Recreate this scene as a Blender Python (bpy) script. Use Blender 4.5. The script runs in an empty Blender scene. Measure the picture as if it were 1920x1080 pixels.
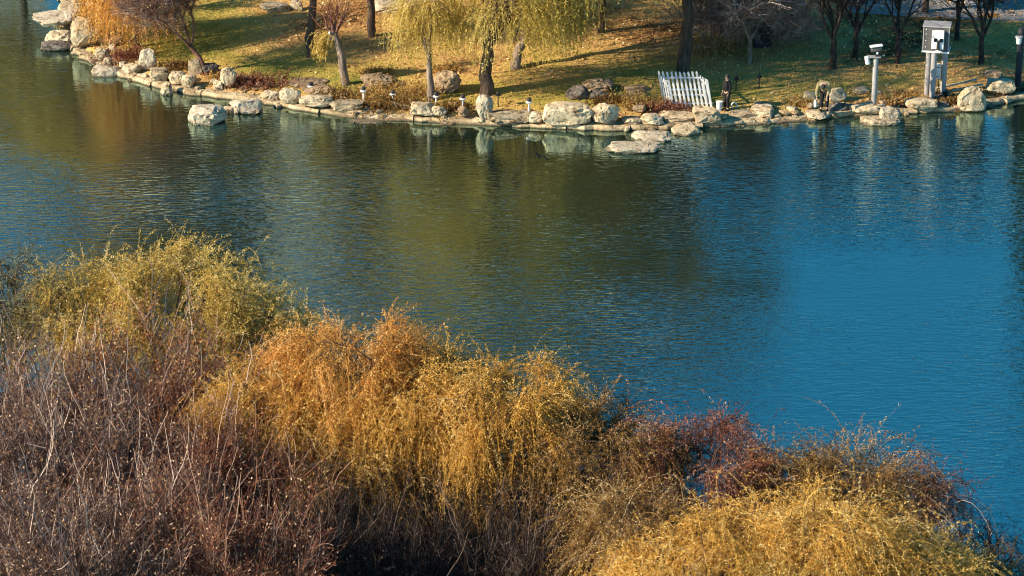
import bpy, bmesh, math
import numpy as np
from mathutils import Vector, Matrix, noise as mnoise

# ------------------------------------------------------------------ camera, sky, sun, exposure
scene = bpy.context.scene
COL = scene.collection
CAM_H, PITCH, FPX = 48.75, math.radians(22.0), 5700.0      # lens in pixels of a 1920 wide picture
cam_data = bpy.data.cameras.new('camera')
cam_data.sensor_width = 36.0
cam_data.lens = 36.0 * FPX / 1920.0
cam_data.clip_end = 5000.0
cam = bpy.data.objects.new('camera', cam_data)
COL.objects.link(cam)
cam.location = (0, 0, CAM_H)
cam.rotation_euler = (math.pi / 2 - PITCH, 0, 0)
scene.camera = cam

SUN_EL = math.radians(27.0)
SUN_AZ = math.radians(20.0)            # light travels to the right and this much away from the viewer
LDIR = Vector((math.cos(SUN_AZ) * math.cos(SUN_EL), math.sin(SUN_AZ) * math.cos(SUN_EL), -math.sin(SUN_EL)))
world = bpy.data.worlds.new('World')
scene.world = world
world.use_nodes = True
wn, wl = world.node_tree.nodes, world.node_tree.links
wn.clear()
sky = wn.new('ShaderNodeTexSky')
sky.sky_type = 'NISHITA'
sky.sun_disc = False
sky.sun_elevation = SUN_EL
sky.sun_rotation = math.atan2(-LDIR.x, -LDIR.y) % (2 * math.pi)
sky.air_density = 1.0
sky.dust_density = 0.1
sky.ozone_density = 4.0
bg = wn.new('ShaderNodeBackground')
bg.inputs['Strength'].default_value = 0.095
wo = wn.new('ShaderNodeOutputWorld')
hs = wn.new('ShaderNodeHueSaturation')
hs.inputs['Hue'].default_value = 0.482
hs.inputs['Saturation'].default_value = 1.35
wl.new(sky.outputs[0], hs.inputs['Color'])
wl.new(hs.outputs[0], bg.inputs[0])
wl.new(bg.outputs[0], wo.inputs[0])
sd = bpy.data.lights.new('sun', 'SUN')
sd.energy = 5.0
sd.angle = math.radians(0.5)
sd.color = (1.0, 0.85, 0.62)
sun = bpy.data.objects.new('sun', sd)
COL.objects.link(sun)
sun.rotation_euler = LDIR.to_track_quat('-Z', 'Y').to_euler()
sun.location = (-60, -20, 80)
scene.view_settings.view_transform = 'Standard'
scene.view_settings.look = 'None'
scene.view_settings.exposure = 1.0
scene.view_settings.gamma = 1.0
scene.cycles.use_denoising = True
scene.cycles.filter_width = 1.1
scene.cycles.max_bounces = 6
scene.cycles.transparent_max_bounces = 4

# ------------------------------------------------------------------ helpers
R = np.random.default_rng


def ray(X, Y):
    f = np.array([0, math.cos(PITCH), -math.sin(PITCH)])
    u = np.array([0, math.sin(PITCH), math.cos(PITCH)])
    return f * FPX + np.array([X - 960.0, 0, 0]) + u * (540.0 - Y)


def at(X, Y, z=0.0):
    d = ray(X, Y)
    t = (z - CAM_H) / d[2]
    return np.array([0, 0, CAM_H]) + d * t


def pxm(p):
    """pixels per metre (1920 wide picture) at a world point"""
    d = p[1] * math.cos(PITCH) + (CAM_H - p[2]) * math.sin(PITCH)
    return FPX / d


# shoreline of the pond, far bank from photo measurements, left to right
FAR_PX = [(128, -60), (118, -12), (112, 30), (124, 62), (133, 88), (150, 108), (195, 132), (240, 148), (300, 164), (360, 178), (430, 186),
          (490, 194), (560, 206), (640, 219), (700, 226), (780, 227), (850, 232), (950, 237), (1050, 242),
          (1150, 244), (1250, 243), (1340, 238), (1440, 233), (1540, 224), (1605, 216), (1655, 220), (1700, 213), (1760, 211),
          (1800, 209), (1850, 203), (1920, 186), (2010, 165)]
FAR = [tuple(at(x, y)[:2]) for x, y in FAR_PX]
FAR = [(-80.0, 196.0), (-40.0, 194.0)] + FAR + [(60.0, 160.0), (110.0, 170.0)]
NEAR = [(110, 80), (60, 83), (30, 87.5), (22, 89.5), (18, 92.0), (12, 97.2), (6, 101.0), (0, 104.2), (-6, 106.4), (-12, 108.6), (-20, 110.0), (-40, 112), (-100, 118)]
POND = np.array(FAR + NEAR)


def sdist(x, y):
    """signed distance to the pond's edge, positive on land"""
    x = np.asarray(x, float); y = np.asarray(y, float)
    best = np.full(x.shape, 1e9); inside = np.zeros(x.shape, bool)
    n = len(POND)
    for i in range(n):
        ax, ay = POND[i]; bx, by = POND[(i + 1) % n]
        ex, ey = bx - ax, by - ay
        t = np.clip(((x - ax) * ex + (y - ay) * ey) / (ex * ex + ey * ey), 0, 1)
        best = np.minimum(best, np.hypot(x - ax - t * ex, y - ay - t * ey))
        with np.errstate(divide='ignore', invalid='ignore'):
            c = ((ay > y) != (by > y)) & (x < ex * (y - ay) / (ey if ey else 1e-9) + ax)
        inside ^= c
    return np.where(inside, -best, best)


def sstep(a, b, t):
    t = np.clip((t - a) / (b - a), 0, 1)
    return t * t * (3 - 2 * t)


def wob(x, y):
    return (np.sin(x * .31 + 1.3) * np.cos(y * .27 - .4) + .6 * np.sin(x * .73 - y * .55 + 2) + .4 * np.sin(x * 1.6 + y * 1.3) + .3 * np.sin(x * 2.9 - y * 2.3 + .7)) / 2.3


def gheight(x, y):
    d = sdist(x, y)
    land = .24 + .058 * np.clip(d, 0, 26) + .05 * wob(x, y) * sstep(1, 4, d)
    return -1.3 + (land + 1.3) * sstep(.12, .5, d)


def ground_z(x, y):
    return float(gheight(np.array([x]), np.array([y]))[0])


def on(X, Y):
    """point of the land under a pixel of the photograph"""
    z = .5
    for _ in range(6):
        p = at(X, Y, z)
        z = max(ground_z(p[0], p[1]), 0.0)
    return at(X, Y, z)


def mesh_np(name, V, F, tint=None, mats=(), smooth=False):
    """V (n,3), F (m,k) one polygon size"""
    me = bpy.data.meshes.new(name)
    V = np.ascontiguousarray(V, dtype=np.float32); F = np.ascontiguousarray(F, dtype=np.int32)
    me.vertices.add(len(V)); me.vertices.foreach_set('co', V.ravel())
    k = F.shape[1]
    me.loops.add(F.size); me.loops.foreach_set('vertex_index', F.ravel())
    me.polygons.add(len(F)); me.polygons.foreach_set('loop_start', np.arange(0, F.size, k, dtype=np.int32))
    me.update(calc_edges=True)
    if smooth:
        me.polygons.foreach_set('use_smooth', np.ones(len(F), bool))
    if tint is not None:
        a = me.attributes.new('tint', 'FLOAT', 'POINT')
        a.data.foreach_set('value', np.ascontiguousarray(tint, dtype=np.float32))
    for m in mats:
        me.materials.append(m)
    me.validate()
    return me


def link(name, data, parent=None, loc=None):
    o = bpy.data.objects.new(name, data)
    COL.objects.link(o)
    if parent is not None:
        o.parent = parent
    if loc is not None:
        o.location = loc
    return o


def tag(o, label=None, cat=None, group=None, kind=None):
    if label: o['label'] = label
    if cat: o['category'] = cat
    if group: o['group'] = group
    if kind: o['kind'] = kind
    return o


def empty(name, loc, label, cat, group=None, rz=0.0):
    o = link(name, None, None, loc)
    o.rotation_euler = (0, 0, rz)
    return tag(o, label, cat, group)


class MB:
    """collects shapes into one mesh"""
    def __init__(s): s.bm = bmesh.new()

    def box(s, c, size, rot=None, bevel=0.0):
        r = bmesh.ops.create_cube(s.bm, size=1.0)
        vs = r['verts']
        M = Matrix.Translation(Vector(c)) @ (rot.to_4x4() if rot else Matrix()) @ Matrix.Diagonal((*size, 1))
        bmesh.ops.transform(s.bm, matrix=M, verts=vs)
        if bevel:
            es = list({e for v in vs for e in v.link_edges})
            bmesh.ops.bevel(s.bm, geom=es, offset=bevel, segments=2, affect='EDGES', profile=.5)
        return s

    def cyl(s, p0, p1, r0, r1=None, n=14):
        p0, p1 = Vector(p0), Vector(p1)
        d = p1 - p0
        M = Matrix.Translation((p0 + p1) / 2) @ d.to_track_quat('Z', 'Y').to_matrix().to_4x4()
        bmesh.ops.create_cone(s.bm, cap_ends=True, segments=n, radius1=r0, radius2=r0 if r1 is None else r1, depth=d.length, matrix=M)
        return s

    def ball(s, c, r, sc=(1, 1, 1), n=12):
        M = Matrix.Translation(Vector(c)) @ Matrix.Diagonal((*sc, 1))
        bmesh.ops.create_uvsphere(s.bm, u_segments=n, v_segments=max(6, n * 2 // 3), radius=r, matrix=M)
        return s

    def build(s, name, mat, parent=None, loc=None, smooth=True):
        me = bpy.data.meshes.new(name)
        s.bm.normal_update()
        s.bm.to_mesh(me); s.bm.free()
        me.materials.append(mat)
        if smooth:
            me.polygons.foreach_set('use_smooth', np.ones(len(me.polygons), bool))
            try: me.set_sharp_from_angle(angle=math.radians(35))
            except Exception: pass
        return link(name, me, parent, loc)


# ------------------------------------------------------------------ materials
def new_mat(name):
    m = bpy.data.materials.new(name); m.use_nodes = True
    nt = m.node_tree; nt.nodes.clear()
    out = nt.nodes.new('ShaderNodeOutputMaterial')
    return m, nt, nt.nodes, nt.links, out


def ramp(nodes, stops, interp='LINEAR'):
    r = nodes.new('ShaderNodeValToRGB')
    r.color_ramp.interpolation = interp
    e = r.color_ramp.elements
    while len(e) > 1: e.remove(e[-1])
    e[0].position = stops[0][0]; e[0].color = (*stops[0][1], 1)
    for p, c in stops[1:]:
        x = e.new(p); x.color = (*c, 1)
    return r


def leaf_mat(name, stops, trans=.35, gloss=.0):
    m, nt, N, L, out = new_mat(name)
    a = N.new('ShaderNodeAttribute'); a.attribute_name = 'tint'
    r = ramp(N, stops)
    L.new(a.outputs['Fac'], r.inputs[0])
    d = N.new('ShaderNodeBsdfDiffuse'); t = N.new('ShaderNodeBsdfTranslucent')
    L.new(r.outputs[0], d.inputs[0]); L.new(r.outputs[0], t.inputs[0])
    mx = N.new('ShaderNodeMixShader'); mx.inputs[0].default_value = trans
    L.new(d.outputs[0], mx.inputs[1]); L.new(t.outputs[0], mx.inputs[2])
    last = mx
    if gloss:
        g = N.new('ShaderNodeBsdfGlossy'); g.inputs['Roughness'].default_value = .35
        m2 = N.new('ShaderNodeMixShader'); m2.inputs[0].default_value = gloss
        L.new(last.outputs[0], m2.inputs[1]); L.new(g.outputs[0], m2.inputs[2]); last = m2
    L.new(last.outputs[0], out.inputs[0])
    return m


def noise_mat(name, stops, scale=3.0, detail=6, rough=.85, bump=.0, bscale=None, stretch=(1, 1, 1), coord='Object', dist=.02, spec=.2, wet=False):
    m, nt, N, L, out = new_mat(name)
    tc = N.new('ShaderNodeTexCoord'); mp = N.new('ShaderNodeMapping'); mp.inputs['Scale'].default_value = stretch
    L.new(tc.outputs[coord], mp.inputs[0])
    n = N.new('ShaderNodeTexNoise'); n.inputs['Scale'].default_value = scale; n.inputs['Detail'].default_value = detail; n.inputs['Roughness'].default_value = .65
    L.new(mp.outputs[0], n.inputs[0])
    r = ramp(N, stops); L.new(n.outputs['Fac'], r.inputs[0])
    b = N.new('ShaderNodeBsdfPrincipled'); b.inputs['Roughness'].default_value = rough
    b.inputs['Specular IOR Level'].default_value = spec
    col = r.outputs[0]
    if wet:
        oi = N.new('ShaderNodeObjectInfo'); cx = N.new('ShaderNodeCombineXYZ'); ml = N.new('ShaderNodeMath'); ml.operation = 'MULTIPLY'; ml.inputs[1].default_value = 50.
        L.new(oi.outputs['Random'], ml.inputs[0])
        for q in range(3): L.new(ml.outputs[0], cx.inputs[q])
        L.new(cx.outputs[0], mp.inputs['Location'])
        # each stone its own tone
        hv = N.new('ShaderNodeHueSaturation'); mr0 = N.new('ShaderNodeMapRange'); mr0.inputs[3].default_value = .72; mr0.inputs[4].default_value = 1.1
        L.new(oi.outputs['Random'], mr0.inputs[0]); L.new(mr0.outputs[0], hv.inputs['Value']); L.new(col, hv.inputs['Color'])
        # dark cracks and lichen stains
        vo = N.new('ShaderNodeTexNoise'); vo.inputs['Scale'].default_value = 3.2; vo.inputs['Detail'].default_value = 9; vo.inputs['Roughness'].default_value = .75
        L.new(mp.outputs[0], vo.inputs[0])
        cr = ramp(N, [(.36, (.22, .19, .16)), (.47, (1, 1, 1))]); L.new(vo.outputs['Fac'], cr.inputs[0])
        mu = N.new('ShaderNodeMix'); mu.data_type = 'RGBA'; mu.blend_type = 'MULTIPLY'; mu.inputs[0].default_value = 1.0
        L.new(hv.outputs[0], mu.inputs[6]); L.new(cr.outputs[0], mu.inputs[7])
        # wet dark band just above the water
        ge = N.new('ShaderNodeNewGeometry'); sx = N.new('ShaderNodeSeparateXYZ'); L.new(ge.outputs['Position'], sx.inputs[0])
        ad = N.new('ShaderNodeMath'); ad.operation = 'MULTIPLY_ADD'; ad.inputs[1].default_value = -.12; L.new(n.outputs['Fac'], ad.inputs[0]); L.new(sx.outputs['Z'], ad.inputs[2])
        mr = N.new('ShaderNodeMapRange'); mr.inputs[1].default_value = -.03; mr.inputs[2].default_value = .06; mr.inputs[3].default_value = .28; mr.inputs[4].default_value = 1.0
        L.new(ad.outputs[0], mr.inputs[0])
        mw = N.new('ShaderNodeMix'); mw.data_type = 'RGBA'; mw.blend_type = 'MIX'
        L.new(mr.outputs[0], mw.inputs[0]); mw.inputs[6].default_value = (.055, .042, .028, 1); L.new(mu.outputs[2], mw.inputs[7])
        col = mw.outputs[2]
    L.new(col, b.inputs['Base Color'])
    if bump:
        n2 = N.new('ShaderNodeTexNoise'); n2.inputs['Scale'].default_value = bscale or scale * 3; n2.inputs['Detail'].default_value = 5
        L.new(mp.outputs[0], n2.inputs[0])
        bp = N.new('ShaderNodeBump'); bp.inputs['Strength'].default_value = bump; bp.inputs['Distance'].default_value = dist
        L.new(n2.outputs['Fac'], bp.inputs['Height']); L.new(bp.outputs[0], b.inputs['Normal'])
    L.new(b.outputs[0], out.inputs[0])
    return m


M = {}
M['rock'] = noise_mat('pale limestone', [(.28, (.16, .105, .06)), (.42, (.40, .31, .20)), (.56, (.54, .43, .29)), (.78, (.66, .56, .41))], 1.6, 8, .9, .8, 5, dist=.08, wet=True)
M['rock_white'] = noise_mat('white limestone', [(.28, (.19, .135, .09)), (.43, (.48, .39, .28)), (.6, (.62, .53, .40)), (.8, (.72, .64, .51))], 2.2, 8, .9, .8, 6, dist=.08, wet=True)
M['rock_brown'] = noise_mat('brown stone', [(.25, (.14, .09, .055)), (.5, (.34, .24, .15)), (.75, (.52, .41, .28))], 2.0, 8, .9, .9, 6, dist=.08, wet=True)
M['rock_dark'] = noise_mat('dark stone', [(.25, (.06, .05, .045)), (.5, (.17, .14, .12)), (.78, (.36, .32, .28))], 2.0, 8, .9, .9, 6, dist=.08, wet=True)
M['kerb'] = noise_mat('kerb stone', [(.28, (.14, .085, .045)), (.42, (.40, .29, .165)), (.6, (.55, .43, .28)), (.8, (.66, .55, .39))], 1.0, 9, .9, .9, 5, coord='Object', dist=.08, wet=True)
M['bark'] = noise_mat('dark willow bark', [(.3, (.035, .024, .018)), (.55, (.11, .075, .055)), (.8, (.22, .165, .13))], 5, 6, .95, 1.0, 9, (1, 1, .25), dist=.06)
M['bark_pale'] = noise_mat('pale bark', [(.3, (.10, .075, .058)), (.55, (.25, .19, .15)), (.8, (.42, .35, .29))], 5, 6, .95, 1.0, 9, (1, 1, .25), dist=.06)
M['bark_red'] = noise_mat('reddish bark', [(.3, (.07, .03, .02)), (.55, (.20, .10, .075)), (.8, (.34, .22, .18))], 5, 6, .95, 1.0, 9, (1, 1, .25), dist=.06)
M['twig_bark'] = noise_mat('greyish pink branch bark', [(.3, (.07, .045, .035)), (.55, (.26, .18, .145)), (.8, (.52, .42, .36))], 3, 5, .9)
M['twig_dark'] = noise_mat('dark branch bark', [(.3, (.018, .014, .013)), (.55, (.05, .038, .034)), (.8, (.12, .095, .085))], 3, 5, .9)
M['white'] = noise_mat('white paint', [(.3, (.70, .69, .68)), (.7, (.84, .83, .82))], 3, 4, .5)
M['grey_metal'] = noise_mat('light grey painted steel', [(.3, (.27, .255, .255)), (.7, (.36, .345, .345))], 2.5, 5, .55)
M['mid_grey'] = noise_mat('mid grey steel sheet', [(.3, (.075, .07, .07)), (.7, (.12, .115, .115))], 2.5, 5, .5)
M['dark_metal'] = noise_mat('dark metal', [(.3, (.02, .02, .022)), (.7, (.045, .045, .05))], 4, 4, .5)
M['black'] = noise_mat('black rubber', [(.3, (.008, .008, .009)), (.7, (.018, .018, .02))], 4, 4, .6)
M['steel_dark_blue'] = noise_mat('dark blue grey sheet', [(.3, (.018, .02, .028)), (.7, (.035, .038, .05))], 2, 4, .6)
M['lens'] = noise_mat('dark glass', [(.3, (.006, .006, .008)), (.7, (.01, .01, .012))], 4, 2, .1, spec=.6)
M['jacket'] = noise_mat('olive cloth', [(.3, (.20, .17, .085)), (.7, (.30, .25, .13))], 9, 5, .9, .4, 20)
M['trousers'] = noise_mat('black cloth', [(.3, (.012, .012, .014)), (.7, (.028, .027, .03))], 9, 5, .9, .4, 20)
M['skin'] = noise_mat('skin', [(.3, (.42, .26, .18)), (.7, (.52, .33, .24))], 6, 3, .6)
M['hair'] = noise_mat('grey hair', [(.3, (.02, .018, .016)), (.7, (.06, .055, .05))], 30, 3, .7)
M['paving'] = noise_mat('grey paving', [(.3, (.20, .20, .21)), (.7, (.28, .28, .29))], 1.3, 7, .8)
M['plaster'] = noise_mat('pale plaster', [(.3, (.60, .58, .55)), (.7, (.72, .70, .67))], .2, 5, .8)
M['glass'] = noise_mat('window glass', [(.3, (.03, .04, .05)), (.7, (.05, .06, .07))], .2, 3, .1, spec=.6)

OLIVE = [(0, (.20, .125, .03)), (.35, (.44, .29, .065)), (.7, (.66, .46, .125)), (1, (.82, .68, .34))]
GOLD = [(0, (.28, .135, .03)), (.35, (.56, .31, .065)), (.7, (.74, .45, .11)), (1, (.86, .66, .30))]
ORANGE = [(0, (.26, .10, .028)), (.35, (.52, .235, .055)), (.7, (.70, .37, .09)), (1, (.82, .57, .26))]
BROWN = [(0, (.06, .03, .014)), (.4, (.17, .09, .03)), (.75, (.32, .185, .06)), (1, (.54, .40, .22))]
REDBROWN = [(0, (.07, .025, .02)), (.4, (.18, .065, .042)), (.75, (.33, .14, .085)), (1, (.58, .40, .30))]
PURPLE = [(0, (.04, .022, .02)), (.4, (.13, .075, .062)), (.75, (.29, .19, .155)), (1, (.68, .55, .47))]
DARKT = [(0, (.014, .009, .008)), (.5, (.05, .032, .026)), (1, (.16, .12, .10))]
GREYGREEN = [(0, (.05, .045, .025)), (.4, (.12, .11, .06)), (.75, (.21, .20, .11)), (1, (.36, .34, .22))]
YGREEN = [(0, (.24, .16, .035)), (.35, (.42, .29, .06)), (.7, (.60, .43, .11)), (1, (.74, .60, .26))]
EVERG = [(0, (.012, .025, .012)), (.5, (.03, .055, .022)), (1, (.07, .10, .035))]
REDLEAF = [(0, (.10, .035, .02)), (.35, (.30, .10, .035)), (.7, (.50, .22, .06)), (1, (.66, .44, .22))]
PINKT = [(0, (.10, .055, .045)), (.4, (.28, .18, .15)), (.75, (.46, .33, .28)), (1, (.72, .60, .52))]  # pinkish tan twigs, brightened in colour so the shaded thicket looks lit
TALLL = [(0, (.04, .038, .016)), (.5, (.12, .10, .035)), (1, (.24, .19, .07))]
SPECK = [(0, (.035, .018, .016)), (.3, (.11, .055, .042)), (.55, (.22, .115, .07)), (.8, (.38, .225, .11)), (1, (.62, .48, .34))]
for k, s, t in (('tallleaf', TALLL, .15), ('pinktwig', PINKT, .1), ('speck', SPECK, .15), ('olive', OLIVE, .35), ('gold', GOLD, .35), ('orange', ORANGE, .35), ('brown', BROWN, .25), ('redbrown', REDBROWN, .25), ('purple', PURPLE, .1),
                ('darktwig', DARKT, .1), ('greygreen', GREYGREEN, .25), ('ygreen', YGREEN, .35), ('everg', EVERG, .15), ('redleaf', REDLEAF, .3)):
    M[k] = leaf_mat(k + ' foliage', s, t)


def lawn_material():
    m, nt, N, L, out = new_mat('lawn soil')
    a = N.new('ShaderNodeAttribute'); a.attribute_name = 'tint'
    tc = N.new('ShaderNodeTexCoord')
    n = N.new('ShaderNodeTexNoise'); n.inputs['Scale'].default_value = 2.2; n.inputs['Detail'].default_value = 8; n.inputs['Roughness'].default_value = .7
    L.new(tc.outputs['Object'], n.inputs[0])
    ad = N.new('ShaderNodeMath'); ad.operation = 'MULTIPLY_ADD'; ad.inputs[1].default_value = .7; ad.inputs[2].default_value = -.30
    L.new(n.outputs['Fac'], ad.inputs[0])
    s = N.new('ShaderNodeMath'); s.operation = 'ADD'; L.new(a.outputs['Fac'], s.inputs[0]); L.new(ad.outputs[0], s.inputs[1])
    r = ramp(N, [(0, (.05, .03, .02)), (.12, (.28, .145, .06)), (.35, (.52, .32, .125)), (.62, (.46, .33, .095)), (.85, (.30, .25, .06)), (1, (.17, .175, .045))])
    L.new(s.outputs[0], r.inputs[0])
    b = N.new('ShaderNodeBsdfDiffuse'); L.new(r.outputs[0], b.inputs[0])
    n2 = N.new('ShaderNodeTexNoise'); n2.inputs['Scale'].default_value = 9; n2.inputs['Detail'].default_value = 4
    L.new(tc.outputs['Object'], n2.inputs[0])
    bp = N.new('ShaderNodeBump'); bp.inputs['Strength'].default_value = .8; bp.inputs['Distance'].default_value = .08
    L.new(n2.outputs['Fac'], bp.inputs['Height']); L.new(bp.outputs[0], b.inputs['Normal'])
    L.new(b.outputs[0], out.inputs[0])
    return m


M['lawn'] = lawn_material()
M['grassblade'] = leaf_mat('grass blades', [(0, (.44, .23, .085)), (.35, (.66, .42, .16)), (.62, (.60, .43, .125)), (.85, (.40, .34, .08)), (1, (.22, .23, .055))], .25)
M['litter'] = leaf_mat('fallen leaf litter', [(0, (.30, .14, .055)), (.4, (.54, .31, .12)), (.75, (.68, .46, .20)), (1, (.78, .64, .40))], .2)
M['drygrass'] = leaf_mat('dry grass', [(0, (.20, .09, .03)), (.4, (.42, .24, .07)), (.75, (.56, .38, .14)), (1, (.68, .54, .28))], .25)


def water_material():
    m, nt, N, L, out = new_mat('pond water')
    tc = N.new('ShaderNodeTexCoord')

    def nz(scale, sx, sy, detail, rot=0.0, dist=0.0, rough=.55):
        mp = N.new('ShaderNodeMapping'); mp.inputs['Scale'].default_value = (sx, sy, 1); mp.inputs['Rotation'].default_value = (0, 0, rot)
        L.new(tc.outputs['Object'], mp.inputs[0])
        n = N.new('ShaderNodeTexNoise'); n.inputs['Scale'].default_value = scale; n.inputs['Detail'].default_value = detail
        n.inputs['Roughness'].default_value = rough; n.inputs['Distortion'].default_value = dist
        L.new(mp.outputs[0], n.inputs[0])
        return n.outputs['Fac']

    def math_(op, a, b):
        x = N.new('ShaderNodeMath'); x.operation = op
        for i, v in enumerate((a, b)):
            if isinstance(v, (int, float)): x.inputs[i].default_value = v
            else: L.new(v, x.inputs[i])
        return x.outputs[0]
    fine = nz(1.0, 1.5, 5.0, 2, math.radians(8), .5)
    mid = nz(1.0, .45, .8, 2, math.radians(-10), .5)
    patch = nz(1.0, .05, .06, 2, .3)
    pr = N.new('ShaderNodeMapRange'); pr.inputs[1].default_value = .35; pr.inputs[2].default_value = .65; pr.inputs[3].default_value = .3; pr.inputs[4].default_value = 1.35
    L.new(patch, pr.inputs[0])
    # calmer close to the far bank, where the reflections are clear
    calm = N.new('ShaderNodeAttribute'); calm.attribute_name = 'tint'
    amp = math_('MULTIPLY', pr.outputs[0], calm.outputs['Fac'])
    h = math_('ADD', math_('MULTIPLY', fine, .042), math_('MULTIPLY', mid, .032))
    h = math_('MULTIPLY', h, amp)
    bp = N.new('ShaderNodeBump'); bp.inputs['Strength'].default_value = 1.0; bp.inputs['Distance'].default_value = 1.0
    L.new(h, bp.inputs['Height'])
    df = N.new('ShaderNodeBsdfDiffuse'); df.inputs[0].default_value = (.010, .018, .014, 1)
    gl = N.new('ShaderNodeBsdfGlossy'); gl.inputs[0].default_value = (.74, 1.0, .94, 1); gl.inputs['Roughness'].default_value = .03
    L.new(bp.outputs[0], gl.inputs['Normal']); L.new(bp.outputs[0], df.inputs['Normal'])
    fr = N.new('ShaderNodeFresnel'); fr.inputs[0].default_value = 5.2
    L.new(bp.outputs[0], fr.inputs['Normal'])
    mx = N.new('ShaderNodeMixShader')
    L.new(fr.outputs[0], mx.inputs[0]); L.new(df.outputs[0], mx.inputs[1]); L.new(gl.outputs[0], mx.inputs[2])
    L.new(mx.outputs[0], out.inputs[0])
    return m


M['water'] = water_material()


# ------------------------------------------------------------------ setting: ground, water, path, kerb
def axis(fine0, fine1, step, lo, hi):
    a = list(np.arange(fine0, fine1 + 1e-6, step))
    s, x = step, fine0
    left = []
    while x > lo:
        s *= 1.25; x -= s; left.append(x)
    s, x = step, a[-1]
    right = []
    while x < hi:
        s *= 1.25; x += s; right.append(x)
    return np.array(left[::-1] + a + right)


def green_map(x, y):
    """0 leaf covered, 1 green grass (which plants grow where, plus browning painted in for the shaded right lawn)"""
    d = sdist(x, y)
    g = .42 + .34 * wob(x * 1.3 + 4, y * 1.5) + .30 * np.exp(-((d - 3.6) / 2.2) ** 2) - .25 * np.exp(-(d / 1.4) ** 2)
    g += .35 * np.exp(-(((x + 16) / 3.5) ** 2 + ((y - 157) / 5.0) ** 2))
    g -= .25 * np.exp(-(((x + 8) / 6.0) ** 2 + ((y - 158) / 5.0) ** 2))
    g -= .22 * sstep(14, 20, x) * 1.7 * (1 - .6 * np.exp(-((y - 155) / 2.5) ** 2))  # right lawn browned, part of its shade put into the colour
    g -= .30 * np.exp(-(((x - 11) / 7.0) ** 2 + ((y - 155) / 2.6) ** 2))
    return np.clip(g, 0, 1)


gx = axis(-36, 40, .45, -420, 420)
gy1 = np.arange(84, 124, 1.0)
gy2 = np.arange(124, 186, .45)
s, yb, back = .45, gy2[-1], []
while yb < 900:
    s *= 1.22; yb += s; back.append(yb)
s, yf, front = 1.0, 84.0, []
while yf > -300:
    s *= 1.25; yf -= s; front.append(yf)
gy = np.array(front[::-1] + list(gy1) + list(gy2) + back)
GX, GY = np.meshgrid(gx, gy)
GZ = gheight(GX, GY)
nx, ny = len(gx), len(gy)
idx = np.arange(nx * ny).reshape(ny, nx)
F = np.stack([idx[:-1, :-1], idx[:-1, 1:], idx[1:, 1:], idx[1:, :-1]], -1).reshape(-1, 4)
V = np.stack([GX, GY, GZ], -1).reshape(-1, 3)
tg = green_map(GX, GY)
tg = np.where(GY < 115, -.25 + .05 * wob(GX, GY), tg)  # near bank soil coloured darker to deepen the shade under the trees
tag(link('ground', mesh_np('ground', V, F, tg.ravel(), [M['lawn']], True)), 'sloping park lawn with fallen leaves round the pond', None, None, 'structure')

wx = np.linspace(-100, 110, 85); wy = np.linspace(70, 215, 75)
WX, WY = np.meshgrid(wx, wy)
idx = np.arange(WX.size).reshape(WX.shape)
F = np.stack([idx[:-1, :-1], idx[:-1, 1:], idx[1:, 1:], idx[1:, :-1]], -1).reshape(-1, 4)
dd = -sdist(WX, WY)
calm = .25 + .75 * sstep(1.0, 16.0, np.where(WY > 120, dd, 30))
for X_, Y_, r_, a_ in ((540, 320, 4.5, .9), (1300, 280, 2.5, .8), (1580, 300, 4.0, .6), (900, 640, 7.0, .5), (60, 410, 4.0, .7)):
    q_ = at(X_, Y_)
    calm = calm + a_ * np.exp(-(((WX - q_[0]) / r_) ** 2 + ((WY - q_[1]) / (r_ * 1.6)) ** 2))
tag(link('water', mesh_np('water', np.stack([WX, WY, WX * 0], -1).reshape(-1, 3), F, calm.ravel(), [M['water']], True)),
    'rippled green and blue pond water', None, None, 'structure')

# shaded paved path beyond the lawn on the right
pts = [on(x, y)[:2] for x, y in ((1430, -4), (1500, 10), (1600, 24), (1700, 31), (1800, 36), (1920, 40), (2100, 42))]
pv, pf = [], []
for i, p in enumerate(pts):
    for j in range(7):
        q = (p[0], p[1] + j * 1.1)
        pv.append((q[0], q[1], ground_z(*q) + .012 + .004 * j))
for i in range(len(pts) - 1):
    for j in range(6):
        a = i * 7 + j
        pf.append((a, a + 7, a + 8, a + 1))
tag(link('path', mesh_np('path', np.array(pv), np.array(pf), None, [M['paving']], True)), 'grey paved path behind the lawn', None, None, 'structure')


def resample(poly, step):
    P = np.array(poly, float)
    seg = np.hypot(*np.diff(P, axis=0).T); s = np.r_[0, np.cumsum(seg)]
    # smooth with a Catmull-Rom style pass
    t = np.arange(0, s[-1], step)
    x = np.interp(t, s, P[:, 0]); y = np.interp(t, s, P[:, 1])
    k = np.ones(3) / 3
    for _ in range(2):
        x[1:-1] = np.convolve(x, k, 'valid'); y[1:-1] = np.convolve(y, k, 'valid')
    return np.stack([x, y], -1)


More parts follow.
